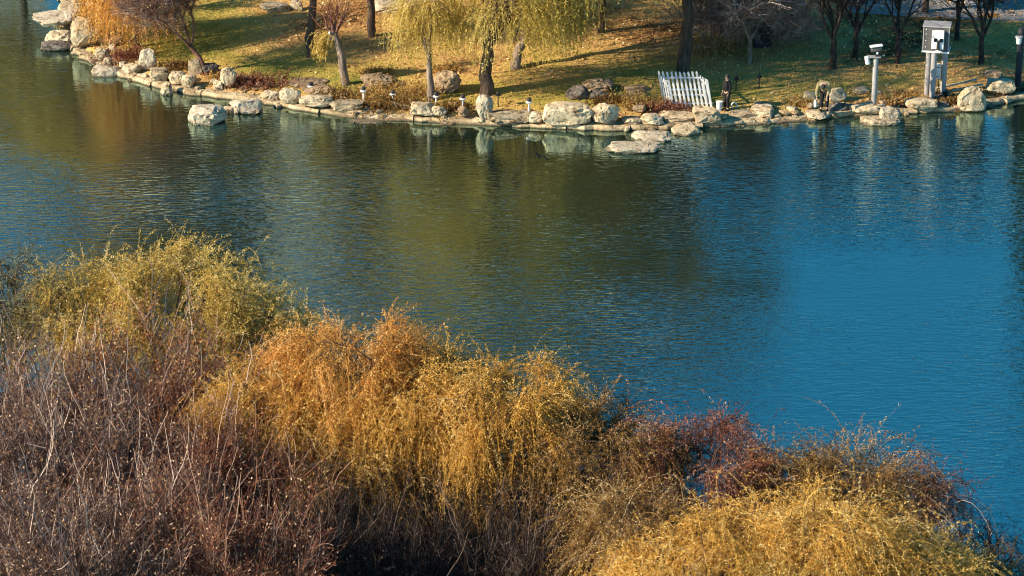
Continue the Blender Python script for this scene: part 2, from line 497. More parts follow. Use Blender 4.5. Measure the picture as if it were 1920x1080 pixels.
def kerb():
    line = resample(FAR[2:-2], .45)
    tang = np.gradient(line, axis=0); tang /= np.linalg.norm(tang, axis=1)[:, None]
    nor = np.stack([-tang[:, 1], tang[:, 0]], -1)         # to the left of the run = landwards
    test = line + nor * .5
    if sdist(test[:, 0], test[:, 1]).mean() < 0: nor = -nor
    prof = [(-.02, -.6), (0, .06), (.10, .10), (.66, .11), (.85, -.3)]
    V = [(line[i, 0] + nor[i, 0] * a, line[i, 1] + nor[i, 1] * a, z) for i in range(len(line)) for a, z in prof]
    k = len(prof)
    F = [(i * k + j, (i + 1) * k + j, (i + 1) * k + j + 1, i * k + j + 1) for i in range(len(line) - 1) for j in range(k - 1)]
    base = tag(link('kerb', mesh_np('kerb', np.array(V), np.array(F), None, [M['rock_brown']], False)), 'low stone kerb along the far waterline', None, None, 'structure')
    rg = R(5)
    i = 0
    while i < len(line) - 4:
        n = int(rg.integers(3, 9))
        if i + n >= len(line): break
        bm = bmesh.new()
        w = rg.uniform(.5, .95); z1 = rg.uniform(.17, .27); off = rg.uniform(-.16, .08)
        ring = []
        for q in range(n + 1):
            j = i + q
            sh = .02 if q == 0 else (-.02 if q == n else 0)
            c = line[j] + tang[j] * sh
            o2 = off + rg.uniform(-.11, .11); w2 = w + rg.uniform(-.1, .1); zz = z1 + rg.uniform(-.03, .03)
            sec = [(o2 + .05, -.05), (o2, .05), (o2 + .02, zz - .06), (o2 + .09, zz), (o2 + w2 * .5, zz + rg.uniform(0, .03)), (o2 + w2, zz - .02), (o2 + w2 + .02, -.05)]
            ring.append([bm.verts.new((c[0] + nor[j, 0] * a, c[1] + nor[j, 1] * a, z)) for a, z in sec])
        for q in range(n):
            for b in range(len(sec) - 1):
                bm.faces.new((ring[q][b], ring[q + 1][b], ring[q + 1][b + 1], ring[q][b + 1]))
        bm.faces.new(ring[0][::-1]); bm.faces.new(ring[-1])
        bmesh.ops.recalc_face_normals(bm, faces=bm.faces)
        me = bpy.data.meshes.new('kerb_stone'); bm.to_mesh(me); bm.free(); me.materials.append(M['kerb'])
        link('kerb_stone', me, base)
        i += n
    kinds = [rock_mesh(1, .8, .6, 900 + q, M[('rock', 'rock_brown', 'kerb', 'rock')[q % 4]], 9 + q) for q in range(8)]
    for q in range(230):
        j = int(rg.integers(8, len(line) - 4)); a = rg.uniform(-.18, 1.5)
        x_, y_ = line[j] + nor[j] * a + tang[j] * rg.uniform(-.3, .3)
        o = link('rubble_stone', kinds[q % 8], base, (x_, y_, max(ground_z(x_, y_), -.06 if a < .1 else .12) - .05))
        k_ = rg.uniform(.18, .55)
        o.scale = (k_ * rg.uniform(.8, 1.5), k_, k_ * rg.uniform(.6, 1.1)); o.rotation_euler = (0, 0, rg.uniform(0, 6.28))


# ------------------------------------------------------------------ plants: generators
def unit(v):
    return v / (np.linalg.norm(v, axis=-1, keepdims=True) + 1e-9)


def grow(P0, D0, Ln, nseg, g, jit, rg):
    n = len(P0)
    P = np.empty((n, nseg + 1, 3)); P[:, 0] = P0
    d = unit(D0)
    for k in range(nseg):
        d = d + rg.normal(0, jit, (n, 3)); d[:, 2] -= g
        d = unit(d)
        P[:, k + 1] = P[:, k] + d * (Ln / nseg)[:, None]
    return P


def ribbons(P, w0, w1, rg, tint):
    n, k, _ = P.shape
    T = unit(np.gradient(P, axis=1))
    side = unit(np.cross(T, unit(rg.normal(size=(n, 1, 3)))))
    w = np.linspace(w0, w1, k)[None, :, None] * .5
    V = np.stack([P - side * w, P + side * w], 2).reshape(-1, 3)
    b = (np.arange(n) * k * 2)[:, None] + (np.arange(k - 1) * 2)[None]
    F = np.concatenate([np.stack([b, b + 1, b + 3], -1).reshape(-1, 3), np.stack([b, b + 3, b + 2], -1).reshape(-1, 3)])
    return V, F, np.repeat(tint, k * 2)


def leaves(P, per, ln, wd, rg, tint, spread=.8, tmin=.1):
    """leaf shaped kites along strands"""
    n, k, _ = P.shape
    t = rg.uniform(tmin, 1, (n, per)) * (k - 1)
    i = np.minimum(t.astype(int), k - 2); f = (t - i)[..., None]
    r = np.arange(n)[:, None]
    A, B = P[r, i], P[r, i + 1]
    C = A + (B - A) * f + rg.normal(0, .03, (n, per, 3))
    D = unit(unit(B - A) + rg.normal(0, spread, (n, per, 3)))
    S = unit(np.cross(D, rg.normal(size=(n, per, 3))))
    l = ln * rg.uniform(.6, 1.3, (n, per, 1)); w = wd * rg.uniform(.7, 1.3, (n, per, 1))
    V = np.stack([C + S * w * .5, C - S * w * .5, C + D * l], 2).reshape(-1, 3)
    m = n * per
    F = np.arange(m * 3).reshape(m, 3)
    tt = np.clip(tint[:, None] + rg.normal(0, .2, (n, per)), 0, 1)
    return V, F, np.repeat(tt.ravel(), 3)


def join(parts):
    V, F, T, o = [], [], [], 0
    for v, f, t in parts:
        V.append(v); F.append(f + o); T.append(t); o += len(v)
    return np.concatenate(V), np.concatenate(F), np.concatenate(T)


def tubes(paths):
    V, F, o = [], [], 0
    for pts, r0, r1, sides in paths:
        pts = np.asarray(pts); k = len(pts)
        T = unit(np.gradient(pts, axis=0))
        ref = np.array([1., 0, 0]) if abs(T[0][0]) < .8 else np.array([0, 1., 0])
        a = unit(np.cross(T, ref)); b = np.cross(T, a)
        r = np.linspace(r0, r1, k)[:, None, None]
        an = np.linspace(0, 2 * math.pi, sides, endpoint=False)[None, :, None]
        ring = pts[:, None] + r * (np.cos(an) * a[:, None] + np.sin(an) * b[:, None])
        V.append(ring.reshape(-1, 3))
        i = np.arange(k - 1)[:, None] * sides; j = np.arange(sides)[None]
        F.append((np.stack([i + j, i + (j + 1) % sides, i + sides + (j + 1) % sides, i + sides + j], -1) + o).reshape(-1, 4))
        o += k * sides
    return np.concatenate(V), np.concatenate(F)


def bez(p0, p1, p2, n, rg, jit):
    t = np.linspace(0, 1, n)[:, None]
    P = (1 - t) ** 2 * p0 + 2 * t * (1 - t) * p1 + t ** 2 * p2
    P[1:-1] += rg.normal(0, jit, (n - 2, 3))
    return P


def lerp_path(p, t):
    x = t * (len(p) - 1); i = min(int(x), len(p) - 2)
    return p[i] + (p[i + 1] - p[i]) * (x - i)


def willow(name, label, cat, base, H, Rd, leaf, bark, seed, group=None, n_limb=6, n_sub=5, n_str=1500, sl=(1.4, 3.4), per=26, lf=(.13, .034),
           trunk_h=.3, trunk_r=.2, lean=(0, 0), rw=(.016, .006), g=.55, up=.5, dome=.38, twist=0., nseg=7, min_z=.3, tintc=.55, low=0, off=(0, 0), sj=.13, feather=0.):
    rg = R(seed)
    root = empty(name, base, label, cat, group)
    fork = np.array([lean[0], lean[1], trunk_h * H])
    mid = np.array([lean[0] * .35 + twist, lean[1] * .35, trunk_h * H * .5])
    paths = [(np.vstack([[0, 0, -.3], bez(np.zeros(3), mid * 1.0, fork, 8, rg, trunk_r * .18)]), trunk_r * 1.15, trunk_r * .72, 10)]
    subs = []
    a0 = rg.uniform(0, 6.28)
    for i in range(n_limb):
        a = a0 + i * 6.283 / n_limb + rg.normal(0, .25); r = Rd * rg.uniform(.3, .72)
        if i == 0: r = Rd * .12
        lo = i >= n_limb - low
        if lo: r = Rd * rg.uniform(.6, 1.1)
        e = np.array([math.cos(a) * r + lean[0], math.sin(a) * r + lean[1], H * (rg.uniform(.36, .46) if lo else rg.uniform(.74, .9))])
        if not lo: e[:2] += off
        m = fork + (e - fork) * .45 + np.array([0, 0, .14 * H]) * rg.uniform(.2, 1)
        L = bez(fork - [0, 0, .05 * H * rg.uniform(0, 1)], m, e, 7, rg, .05 * Rd * .5)
        paths.append((L, trunk_r * rg.uniform(.4, .58), trunk_r * .12, 6))
        for j in range(n_sub):
            p = lerp_path(L, rg.uniform(.4, 1))
            aa = a + rg.normal(0, .75); rr = Rd * math.sqrt(rg.uniform(.05, 1.0)) * .92
            q = np.array([math.cos(aa) * rr + lean[0], math.sin(aa) * rr + lean[1], H * (1 - dome * (rr / Rd) ** 2) * rg.uniform(.86, 1.0)])
            if lo: q[2] *= .46
            else: q[:2] += off
            q[2] = max(q[2], p[2] * .9)
            S = bez(p, (p + q) / 2 + [0, 0, .07 * H], q, 6, rg, .04)
            paths.append((S, trunk_r * .15, trunk_r * .05, 4)); subs.append(S)
    tv, tf = tubes(paths)
    link('trunk', mesh_np('trunk', tv, tf, None, [bark], True), root)
    subs = np.array(subs)
    pick = rg.integers(0, len(subs), n_str); t = rg.uniform(.25, 1, n_str) * 5
    i = np.minimum(t.astype(int), 4); f = (t - i)[:, None]
    P0 = subs[pick, i] * (1 - f) + subs[pick, i + 1] * f + rg.normal(0, .08, (n_str, 3))
    outw = P0 - np.array([lean[0] + off[0], lean[1] + off[1], 0]); outw[:, 2] = 0; outw = unit(outw)
    clump = rg.normal(0, .3, (len(subs), 3))[pick]
    D0 = outw * .6 + rg.normal(0, .45, (n_str, 3)) + clump + np.array([0, 0, up])
    Ln = rg.uniform(*sl, n_str)
    Ln = np.minimum(Ln, np.maximum(.6, (P0[:, 2] - min_z) * 1.05))
    tint = np.clip(tintc + rg.normal(0, .13, n_str) + rg.normal(0, .17, len(subs))[pick], 0, 1)
    if feather:                                             # a share of short upright side twigs
        k = rg.random(n_str) < feather
        D0[k] = D0[k] * .6 + rg.normal(0, .35, (k.sum(), 3)) + [0, 0, .55]; Ln[k] *= .5
        S = grow(P0, D0, Ln, nseg, np.where(k, g * .25, g), sj, rg)
    else:
        S = grow(P0, D0, Ln, nseg, g, sj, rg)
    parts = [ribbons(S, rw[0], rw[1], rg, tint)]
    if per: parts.append(leaves(S, per, lf[0], lf[1], rg, tint))
    v, f_, tt = join(parts)
    link('crown', mesh_np('crown', v, f_, tt, [leaf]), root)
    return root


def bare(name, label, cat, base, H, Rd, twig, bark, seed, group=None, stems=4, trunk_h=0.0, trunk_r=.09, kids=3, n_tw=2600, tl=(.5, 1.2), tw=(.018, .006), leaf=None,
         n_leaf=0, lf=(.12, .07), lean=(0, 0), up=.35, fan=.5, curl=-.02, droop=0., sub=2, tintc=.5, shoots=0):
    rg = R(seed)
    root = empty(name, base, label, cat, group)
    paths, tips = [], []
    start = np.array([lean[0] * .5, lean[1] * .5, trunk_h])
    if trunk_h > 0:
        paths.append((np.vstack([[0, 0, -.25], bez(np.zeros(3), np.array([lean[0] * .1, lean[1] * .1, trunk_h * .5]), start, 6, rg, trunk_r * .2)]), trunk_r * 1.2, trunk_r * .85, 8))
    L0 = (H - trunk_h) * .42

    def rec(p, d, ln, r, lev):
        n = 5
        P = [p]
        for k in range(n):
            d = d + rg.normal(0, .11, 3); d[2] += .05 * up
            d /= np.linalg.norm(d)
            P.append(P[-1] + d * ln / n)
        P = np.array(P)
        paths.append((P, r, r * .55, 6 if lev == 0 else (4 if lev < 3 else 3)))
        if lev >= 1: tips.append(P)
        if lev >= 3: return
        for k in range(kids + (1 if lev == 0 else 0)):
            t = 1.0 if k == 0 else rg.uniform(.35, 1)
            q = lerp_path(P, t)
            dd = d + rg.normal(0, fan * .75, 3) * np.array([1, 1, .7]); dd[2] += up * .35
            dd /= np.linalg.norm(dd)
            rec(q, dd, ln * rg.uniform(.55, .8), r * (.62 if k == 0 else .45), lev + 1)
    for s in range(stems):
        a = s * 6.283 / stems + rg.uniform(-.5, .5)
        o = fan * rg.uniform(.3, 1.1) * (Rd / (H * .45))
        d = np.array([math.cos(a) * o + lean[0] / H, math.sin(a) * o + lean[1] / H, 1.0]); d /= np.linalg.norm(d)
        p = start + (np.array([math.cos(a), math.sin(a), 0]) * .25 * (1 if trunk_h == 0 else .1)) + ([0, 0, -.2] if trunk_h == 0 else [0, 0, -.05])
        rec(p, d, L0 * rg.uniform(.8, 1.15), trunk_r * (.9 if stems == 1 else .65), 0)
    # fit the crown's width and height
    tp = np.concatenate(tips)
    sc = (H * .93 - 0) / max(tp[:, 2].max(), .1)
    sr = Rd / (np.percentile(np.hypot(tp[:, 0] - lean[0] * .5, tp[:, 1] - lean[1] * .5), 96) + .01)
    def fit(P):
        P = P.copy(); zt = P[:, 2:3]
        k = 1 + (sr - 1) * np.clip(zt / (H * .35), 0, 1)
        P[:, :1] = start[0] * np.clip(zt / max(trunk_h, .01), 0, 1) + (P[:, :1] - start[0] * np.clip(zt / max(trunk_h, .01), 0, 1)) * k
        P[:, 1:2] *= k
        P[:, 2:3] = np.where(zt > trunk_h, trunk_h + (zt - trunk_h) * (H * .93 - trunk_h) / max(tp[:, 2].max() - trunk_h, .1), zt)
        return P
    paths = [(fit(p), a, b, c) for p, a, b, c in paths]
    tips = np.array([fit(p) for p in tips])
    tv, tf = tubes(paths)
    link('trunk', mesh_np('trunk', tv, tf, None, [bark], True), root)

    def spawn(src, n, ln, spread, k):
        m = src.shape[1] - 1
        pick = rg.integers(0, len(src), n); t = rg.uniform(.15, 1, n) * m
        i = np.minimum(t.astype(int), m - 1); f = (t - i)[:, None]
        A, B = src[pick, i], src[pick, i + 1]
        D = unit(unit(B - A) + rg.normal(0, spread, (n, 3)) + [0, 0, up * (.6 if n != shoots else 1.6)])
        return grow(A * (1 - f) + B * f, D, rg.uniform(*ln, n), k, droop, .14, rg), pick
    parts = []
    n1 = n_tw // (1 + sub)
    S1, _ = spawn(tips, n1, tl, .5, 4)
    t1 = np.clip(tintc + rg.normal(0, .2, n1), 0, 1)
    parts.append(ribbons(S1, tw[0], tw[1], rg, t1))
    n2 = n1 * sub
    S2, pk = spawn(S1, n2, (tl[0] * .4, tl[1] * .5), .6, 2)
    t2 = np.clip(t1[pk] + rg.normal(0, .15, n2), 0, 1)
    parts.append(ribbons(S2, tw[0] * .8, tw[1], rg, t2))
    if shoots:
        S0, _ = spawn(tips, shoots, (1.2, 3.2), .22, 6)
        parts.append(ribbons(S0, .030, .012, rg, rg.uniform(.75, 1, shoots)))
    v, f_, tt = join(parts)
    crown = link('crown', mesh_np('crown', v, f_, tt, [twig]), root)
    if n_leaf:
        k = max(1, n_leaf // n2)
        use = S2[rg.random(n2) < min(1, n_leaf / n2)]
        lv, lfc, lt = leaves(use, k, lf[0], lf[1], rg, np.clip(rg.normal(.5, .22, len(use)), 0, 1), 1.2)
        link('leaves', mesh_np('leaves', lv, lfc, lt, [leaf]), crown)
    return root


def leafy(name, label, cat, base, H, Rd, leaf, bark, seed, group=None, n=9000, size=.32, conic=.5):
    rg = R(seed)
    root = empty(name, base, label, cat, group)
    paths = [(np.array([[0, 0, -.3], [0, 0, H * .3], [.1, 0, H * .6], [0, .1, H * .92]]), .2, .04, 7)]
    C = []
    for i in range(46):
        t = rg.uniform(.18, .97); a = rg.uniform(0, 6.28)
        r = Rd * ((1 - t) ** conic) * rg.uniform(.55, 1.0) if conic else Rd * math.sqrt(max(0, 1 - (2 * t - 1.05) ** 2)) * rg.uniform(.5, 1)
        e = np.array([math.cos(a) * r, math.sin(a) * r, H * t + rg.uniform(-.1, .2)])
        paths.append((np.array([[0, 0, H * t * .88], e * [.5, .5, 1] + [0, 0, -.1], e]), .05, .015, 4)); C.append(e)
    tv, tf = tubes(paths)
    link('trunk', mesh_np('trunk', tv, tf, None, [bark], True), root)
    C = np.array(C); pk = rg.integers(0, len(C), n)
    P = C[pk] * np.stack([rg.uniform(.35, 1, n)] * 2 + [np.ones(n)], -1) + rg.normal(0, 1, (n, 3)) * [Rd * .16, Rd * .16, H * .035]
    D = unit(rg.normal(size=(n, 3)) + [0, 0, -.3]); S = unit(np.cross(D, rg.normal(size=(n, 3))))
    l = size * rg.uniform(.6, 1.3, (n, 1)); w = l * .45
    V = np.stack([P, P + D * l * .5 + S * w * .5, P + D * l, P + D * l * .5 - S * w * .5], 1).reshape(-1, 3)
    tt = np.repeat(np.clip(rg.normal(.5, .2, n), 0, 1), 4)
    link('crown', mesh_np('crown', V, np.arange(n * 4).reshape(n, 4), tt, [leaf]), root)
    return root


def copy_tree(o, loc, rz, label, sc=1.0, sw=None):
    c = o.copy(); COL.objects.link(c); c.location = loc; c.rotation_euler = (0, 0, rz); c.scale = (sw or sc, sw or sc, sc); c['label'] = label
    for ch in list(o.children):
        d = ch.copy(); COL.objects.link(d); d.parent = c
    return c


def top_at(X, Y, H):
    """base of a plant of height H whose top shows at a pixel"""
    z = .7
    for _ in range(4):
        p = at(X, Y, H + z); z = max(ground_z(p[0], p[1]), .3)
    return (p[0], p[1], z)


# ------------------------------------------------------------------ far bank: trees
G_FAR = 'trees on the far lawn'
def b(X, Y):
    p = on(X, Y); return (p[0], p[1], p[2] - .03)

bare('small_tree', 'small leaning tree with reddish bare twigs above the standing stone on the left bank', 'tree', b(388, 140), 6.2, 3.0, M['purple'], M['bark_red'], 11, G_FAR,
     stems=3, trunk_h=1.5, trunk_r=.13, n_tw=11000, tl=(.6, 1.5), lean=(-1.6, .4), fan=.8, up=.2, tw=(.017, .008), leaf=M['redleaf'], n_leaf=3000, lf=(.10, .05))
willow('orange_willow', 'dense orange weeping willow at the far left corner of the lawn', 'tree', b(258, 88), 5.6, 1.9, M['orange'], M['bark'], 12, G_FAR, n_str=1300, sl=(2.5, 5.0), per=30,
       lf=(.12, .045), trunk_h=.3, trunk_r=.14, min_z=.25)
bare('leaning_tree', 'pale forked tree behind the tall pale rock on the left bank', 'tree', b(187, 38), 8, 2.6, M['redbrown'], M['bark_pale'], 13, G_FAR, stems=2, trunk_h=1.6, trunk_r=.22, n_tw=1800, tw=(.03, .012))
willow('dark_trunk_willow', 'dark trunked willow forking near the top edge, left of the pruned tree', 'tree', b(582, 106), 10, 2.5, M['ygreen'], M['bark'], 14, G_FAR, n_str=1400, sl=(2, 4.5), per=18,
       lf=(.18, .05), trunk_h=.33, trunk_r=.24, lean=(.2, 1.0), min_z=4.4)
bare('slim_tree', 'straight slim tree with one dark trunk beside the pale boulder at the top', 'tree', b(698, 68), 10, 2.8, M['brown'], M['bark'], 15, G_FAR, stems=4, trunk_h=3.6, trunk_r=.20, n_tw=2200, tw=(.03, .012))
willow('twin_willow', 'slender pale trunked willow with yellow strands beside the brown boulder', 'tree', b(808, 188), 6.6, 1.7, M['ygreen'], M['bark_pale'], 16, G_FAR, n_str=420, sl=(1.4, 3.6), per=30, lf=(.12, .04),
       trunk_h=.36, trunk_r=.19, lean=(-.1, .2), min_z=2.0, up=.3)
willow('great_willow', 'largest weeping willow with thick twisted trunk behind the upright pale stone', 'tree', b(912, 176), 14.0, 5.0, M['ygreen'], M['bark'], 17, G_FAR, n_limb=12, n_sub=6, n_str=2500, sl=(2.0, 5.0), per=26,
       lf=(.14, .052), trunk_h=.24, trunk_r=.34, lean=(.45, .6), twist=-.25, min_z=2.1, nseg=7, low=5, off=(.5, -3.0))
willow('forked_willow', 'forked willow leaning right with pale flared base behind the great willow', 'tree', b(966, 128), 9.5, 4.6, M['ygreen'], M['bark_pale'], 18, G_FAR, n_str=1700, sl=(2, 5), per=18, lf=(.18, .045),
       trunk_h=.24, trunk_r=.26, lean=(.7, .8), min_z=1.6)
willow('back_willow', 'dark thin trunked willow in the shade at the top centre', 'tree', b(1128, 60), 10.5, 4.0, M['ygreen'], M['bark'], 19, G_FAR, n_str=1500, sl=(2, 6), per=18, lf=(.18, .045), trunk_h=.35, trunk_r=.2, min_z=1.8)
willow('thick_willow', 'thick black trunked willow directly behind the white picket pen', 'tree', b(1280, 132), 14.0, 5.0, M['greygreen'], M['bark'], 20, G_FAR, n_limb=8, n_str=1900, sl=(2, 5), per=30, lf=(.17, .065),
       trunk_h=.36, trunk_r=.33, lean=(.1, .5), twist=.35, min_z=3.2, off=(.3, -2.6), low=2)
bare('young_tree', 'young tree with slim brown trunk and spreading pinkish twigs right of the thicket', 'tree', b(1405, 119), 5.0, 3.0, M['pinktwig'], M['bark_pale'], 21, G_FAR, stems=3, trunk_h=1.4, trunk_r=.12,
     n_tw=3200, tl=(.6, 1.4), fan=.9, up=.15, tw=(.026, .01))
for i, (X, Y, h, r, lb) in enumerate(((1330, 92, 4.6, 2.4, 'bare pinkish shrub thicket of many stems behind the white pen'), (1388, 84, 4.2, 2.2, 'bare tangled shrub left of the dark cabinet'),
                                      (1462, 80, 3.8, 2.2, 'bare brown shrub right of the dark cabinet'))):
    bare('thicket_shrub', lb, 'shrub', b(X, Y), h, r, M['pinktwig'], M['twig_bark'], 30 + i, 'bare shrubs behind the pen', stems=7, trunk_r=.06, n_tw=3600, tl=(.5, 1.3), fan=.8, tw=(.022, .01), up=.2)
for i, (X, Y, h, r, tr, lb) in enumerate(((1562, 128, 7.5, 2.6, .17, 'nearest dark bare tree of the right lawn, left of the camera pole'), (1604, 110, 6.5, 2.3, .14, 'bare tree just behind and right of the nearest dark bare tree'),
                                          (1682, 118, 7.0, 2.4, .13, 'bare tree in the shade between camera pole and equipment box'), (1794, 76, 7.5, 2.6, .13, 'bare tree partly behind the equipment box on posts'),
                                          (1838, 120, 7.0, 2.8, .15, 'bare forked tree right of the equipment box'))):
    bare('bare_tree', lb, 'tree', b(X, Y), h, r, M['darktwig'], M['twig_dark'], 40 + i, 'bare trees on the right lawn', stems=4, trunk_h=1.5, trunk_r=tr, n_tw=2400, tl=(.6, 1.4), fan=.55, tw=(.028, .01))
# pruned tree with reddish stubs
def pruned_tree():
    base = b(648, 158)
    root = empty('pruned_tree', base, 'leaning pruned tree with red stub branches and white saw cuts', 'tree', G_FAR)
    rg = R(61)
    top = np.array([-.55, .2, 2.7])
    P = [(np.vstack([[0, 0, -.3], bez(np.zeros(3), np.array([-.12, 0, 1.4]), top, 8, rg, .02)]), .24, .17, 10)]
    me = tubes(P); link('trunk', mesh_np('trunk', me[0], me[1], None, [M['bark_pale']], True), root)
    P = []
    for dx, dy, dz, r in ((-.1, .1, .8, .13), (.45, .1, .95, .08), (-.5, 0, .9, .07), (.15, .3, 1.3, .07), (-.3, .2, 1.5, .05), (.8, .2, 1.6, .05)):
        P.append((bez(top - [0, 0, .1], top + np.array([dx * .7, dy, dz * .3]), top + np.array([dx, dy, dz]), 6, rg, .03), r, r * .6, 7))
    me = tubes(P); limb = link('limbs', mesh_np('limbs', me[0], me[1], None, [M['bark_red']], True), root)
    for dx, dz in ((-.28, -.25), (-.22, .05)):
        MB().cyl(top + [dx * .2, -.1, dz - .05], top + [dx, -.18, dz], .085, .08, 10).build('stub', M['bark_pale'], root)
        MB().cyl(top + [dx, -.18, dz], top + [dx * 1.06, -.185, dz + .003], .078, .076, 10).build('saw_cut', M['white'], root)
    n = 120
    S = grow(top + rg.normal(0, .14, (n, 3)) + [-.35, 0, -.25], rg.normal(0, .35, (n, 3)) + [-.5, 0, .1], rg.uniform(.6, 1.4, n), 6, .6, .1, rg)
    tt = rg.uniform(.3, .9, n)
    v, f, t = join([ribbons(S, .03, .01, rg, tt), leaves(S, 16, .15, .04, rg, tt)])
    link('crown', mesh_np('crown', v, f, t, [M['ygreen']]), root)
    n = 160
    S = grow(top + np.array([0, .2, 1.0]) + rg.normal(0, .3, (n, 3)), rg.normal(0, .5, (n, 3)) + [0, 0, .8], rg.uniform(.6, 1.6, n), 5, .02, .1, rg)
    v, f, t = ribbons(S, .022, .008, rg, rg.uniform(.3, .9, n))
    link('twigs', mesh_np('twigs', v, f, t, [M['redbrown']]), root)


pruned_tree()

# trees further back, beyond the top of the picture; the pond mirrors them
ev = leafy('evergreen_tree', 'dark evergreen above the equipment box at the top edge', 'tree', b(1735, 22), 8.5, 1.9, M['everg'], M['bark'], 70, 'evergreens behind the lawn', n=9000)
k = 0
for X, Y, s, lb in ((1000, -60, 2.2, 'tall evergreen mirrored in the pond behind the great willow'), (1110, -90, 2.4, 'tall evergreen mirrored in the pond behind the dark thin willow'),
                    (1210, -70, 1.7, 'tall evergreen mirrored in the pond behind the thick willow'), (880, -110, 2.2, 'tall evergreen mirrored in the pond left of the great willow'),
                    (1310, -70, 1.15, 'evergreen mirrored in the pond behind the bare thicket'), (650, -130, 1.6, 'evergreen mirrored in the pond behind the slim tree'),
                    (1990, 40, 1.7, 'evergreen mirrored at the right edge of the pond'), (455, -110, 1.5, 'evergreen mirrored in the pond left of the pruned tree')):
    p = on(X, Y); k += 1
    copy_tree(ev, (p[0], p[1], p[2] - .05), k * 1.3, lb, s, min(s, 1.75))
bw = willow('yellow_willow', 'yellow willow beyond the top edge mirrored in the pond left of centre', 'tree', tuple(on(330, -60)), 13, 4.6, M['olive'], M['bark'], 75, 'willows behind the lawn', n_str=2200, sl=(2.5, 6), per=18, lf=(.22, .06), trunk_r=.3)
for X, Y, s, lb in ((215, -80, 1.6, 'yellow willow beyond the top edge mirrored below the small leaning tree'), (40, -70, .95, 'willow on the far left shore whose trunk is mirrored in the pond'),
                    (-90, -110, .9, 'willow beyond the left edge mirrored in the pond'), (120, -130, 1.25, 'yellow willow beyond the top edge mirrored near the tall pale rock'), (790, -60, 1.7, 'yellow willow beyond the top edge mirrored right of the pruned tree')):
    p = on(X, Y); k += 1
    copy_tree(bw, (p[0], p[1], p[2] - .05), k * 1.1, lb, s, 1.0)


ta = leafy('tall_tree', 'tall olive brown tree beyond the lawn mirrored at the centre of the pond', 'tree', tuple(on(920, -130)), 36.0, 5.0, M['tallleaf'], M['bark'], 72, 'tall trees beyond the lawn', n=17000, size=.7, conic=0)
for X, Y, s, lb in ((1060, -140, .88, 'tall tree beyond the lawn mirrored in the pond right of centre'), (1175, -120, .58, 'tall tree beyond the lawn mirrored below the picket pen'), (1290, -110, .34, 'lower tree beyond the lawn mirrored right of the picket pen'),
                    (840, -160, .98, 'tall tree beyond the lawn mirrored left of centre'), (745, -135, .92, 'tall tree beyond the lawn mirrored below the pruned tree'), (330, -150, .96, 'tall tree beyond the lawn mirrored below the lone white boulder'),
                    (235, -150, .88, 'tall tree beyond the lawn mirrored below the standing stone'), (165, -130, .74, 'tall tree beyond the lawn mirrored below the tallest pale rock')):
    p = on(X, Y); k += 1
    copy_tree(ta, (p[0], p[1], p[2] - .05), k * 1.7, lb, s, min(1.1, s * 1.15))


def tower(X, dist, w, dep, floors, label):
    x = (X - 960) / FPX * (dist / math.cos(PITCH)) * 1.0
    g = ground_z(x, dist)
    root = empty('apartment_building', (x, dist, g), label, 'building', 'pale towers beyond the park')
    h = floors * 3.0
    MB().box((0, 0, h / 2), (w, dep, h)).build('wall', M['plaster'], root, smooth=False)
    MB().box((0, 0, h + .6), (w + .6, dep + .6, 1.2)).box((0, 0, h + 2.4), (w * .35, dep * .4, 2.6)).build('roof', M['plaster'], root, smooth=False)
    m = MB()
    for f in range(floors):
        m.box((0, -dep / 2 - .5, f * 3.0 + .5), (w * .5, 1.0, 1.0))
    m.build('balconies', M['plaster'], root, smooth=False)
    me = None
    for f in range(floors):
        for c in (-.4, -.13, .13, .4):
            if me is None:
                o = MB().box((0, 0, 0), (w * .13, .12, 1.5)).build('window', M['glass'], root, (c * w, -dep / 2 - .03, 1.8), smooth=False); me = o.data
            else:
                link('window', me, root, (c * w, -dep / 2 - .03, f * 3.0 + 1.8))


tower(540, 300, 15, 12, 30, 'pale apartment tower mirrored in the pond below the pruned tree')
tower(-20, 300, 14, 12, 20, 'pale apartment tower mirrored at the left edge of the pond')

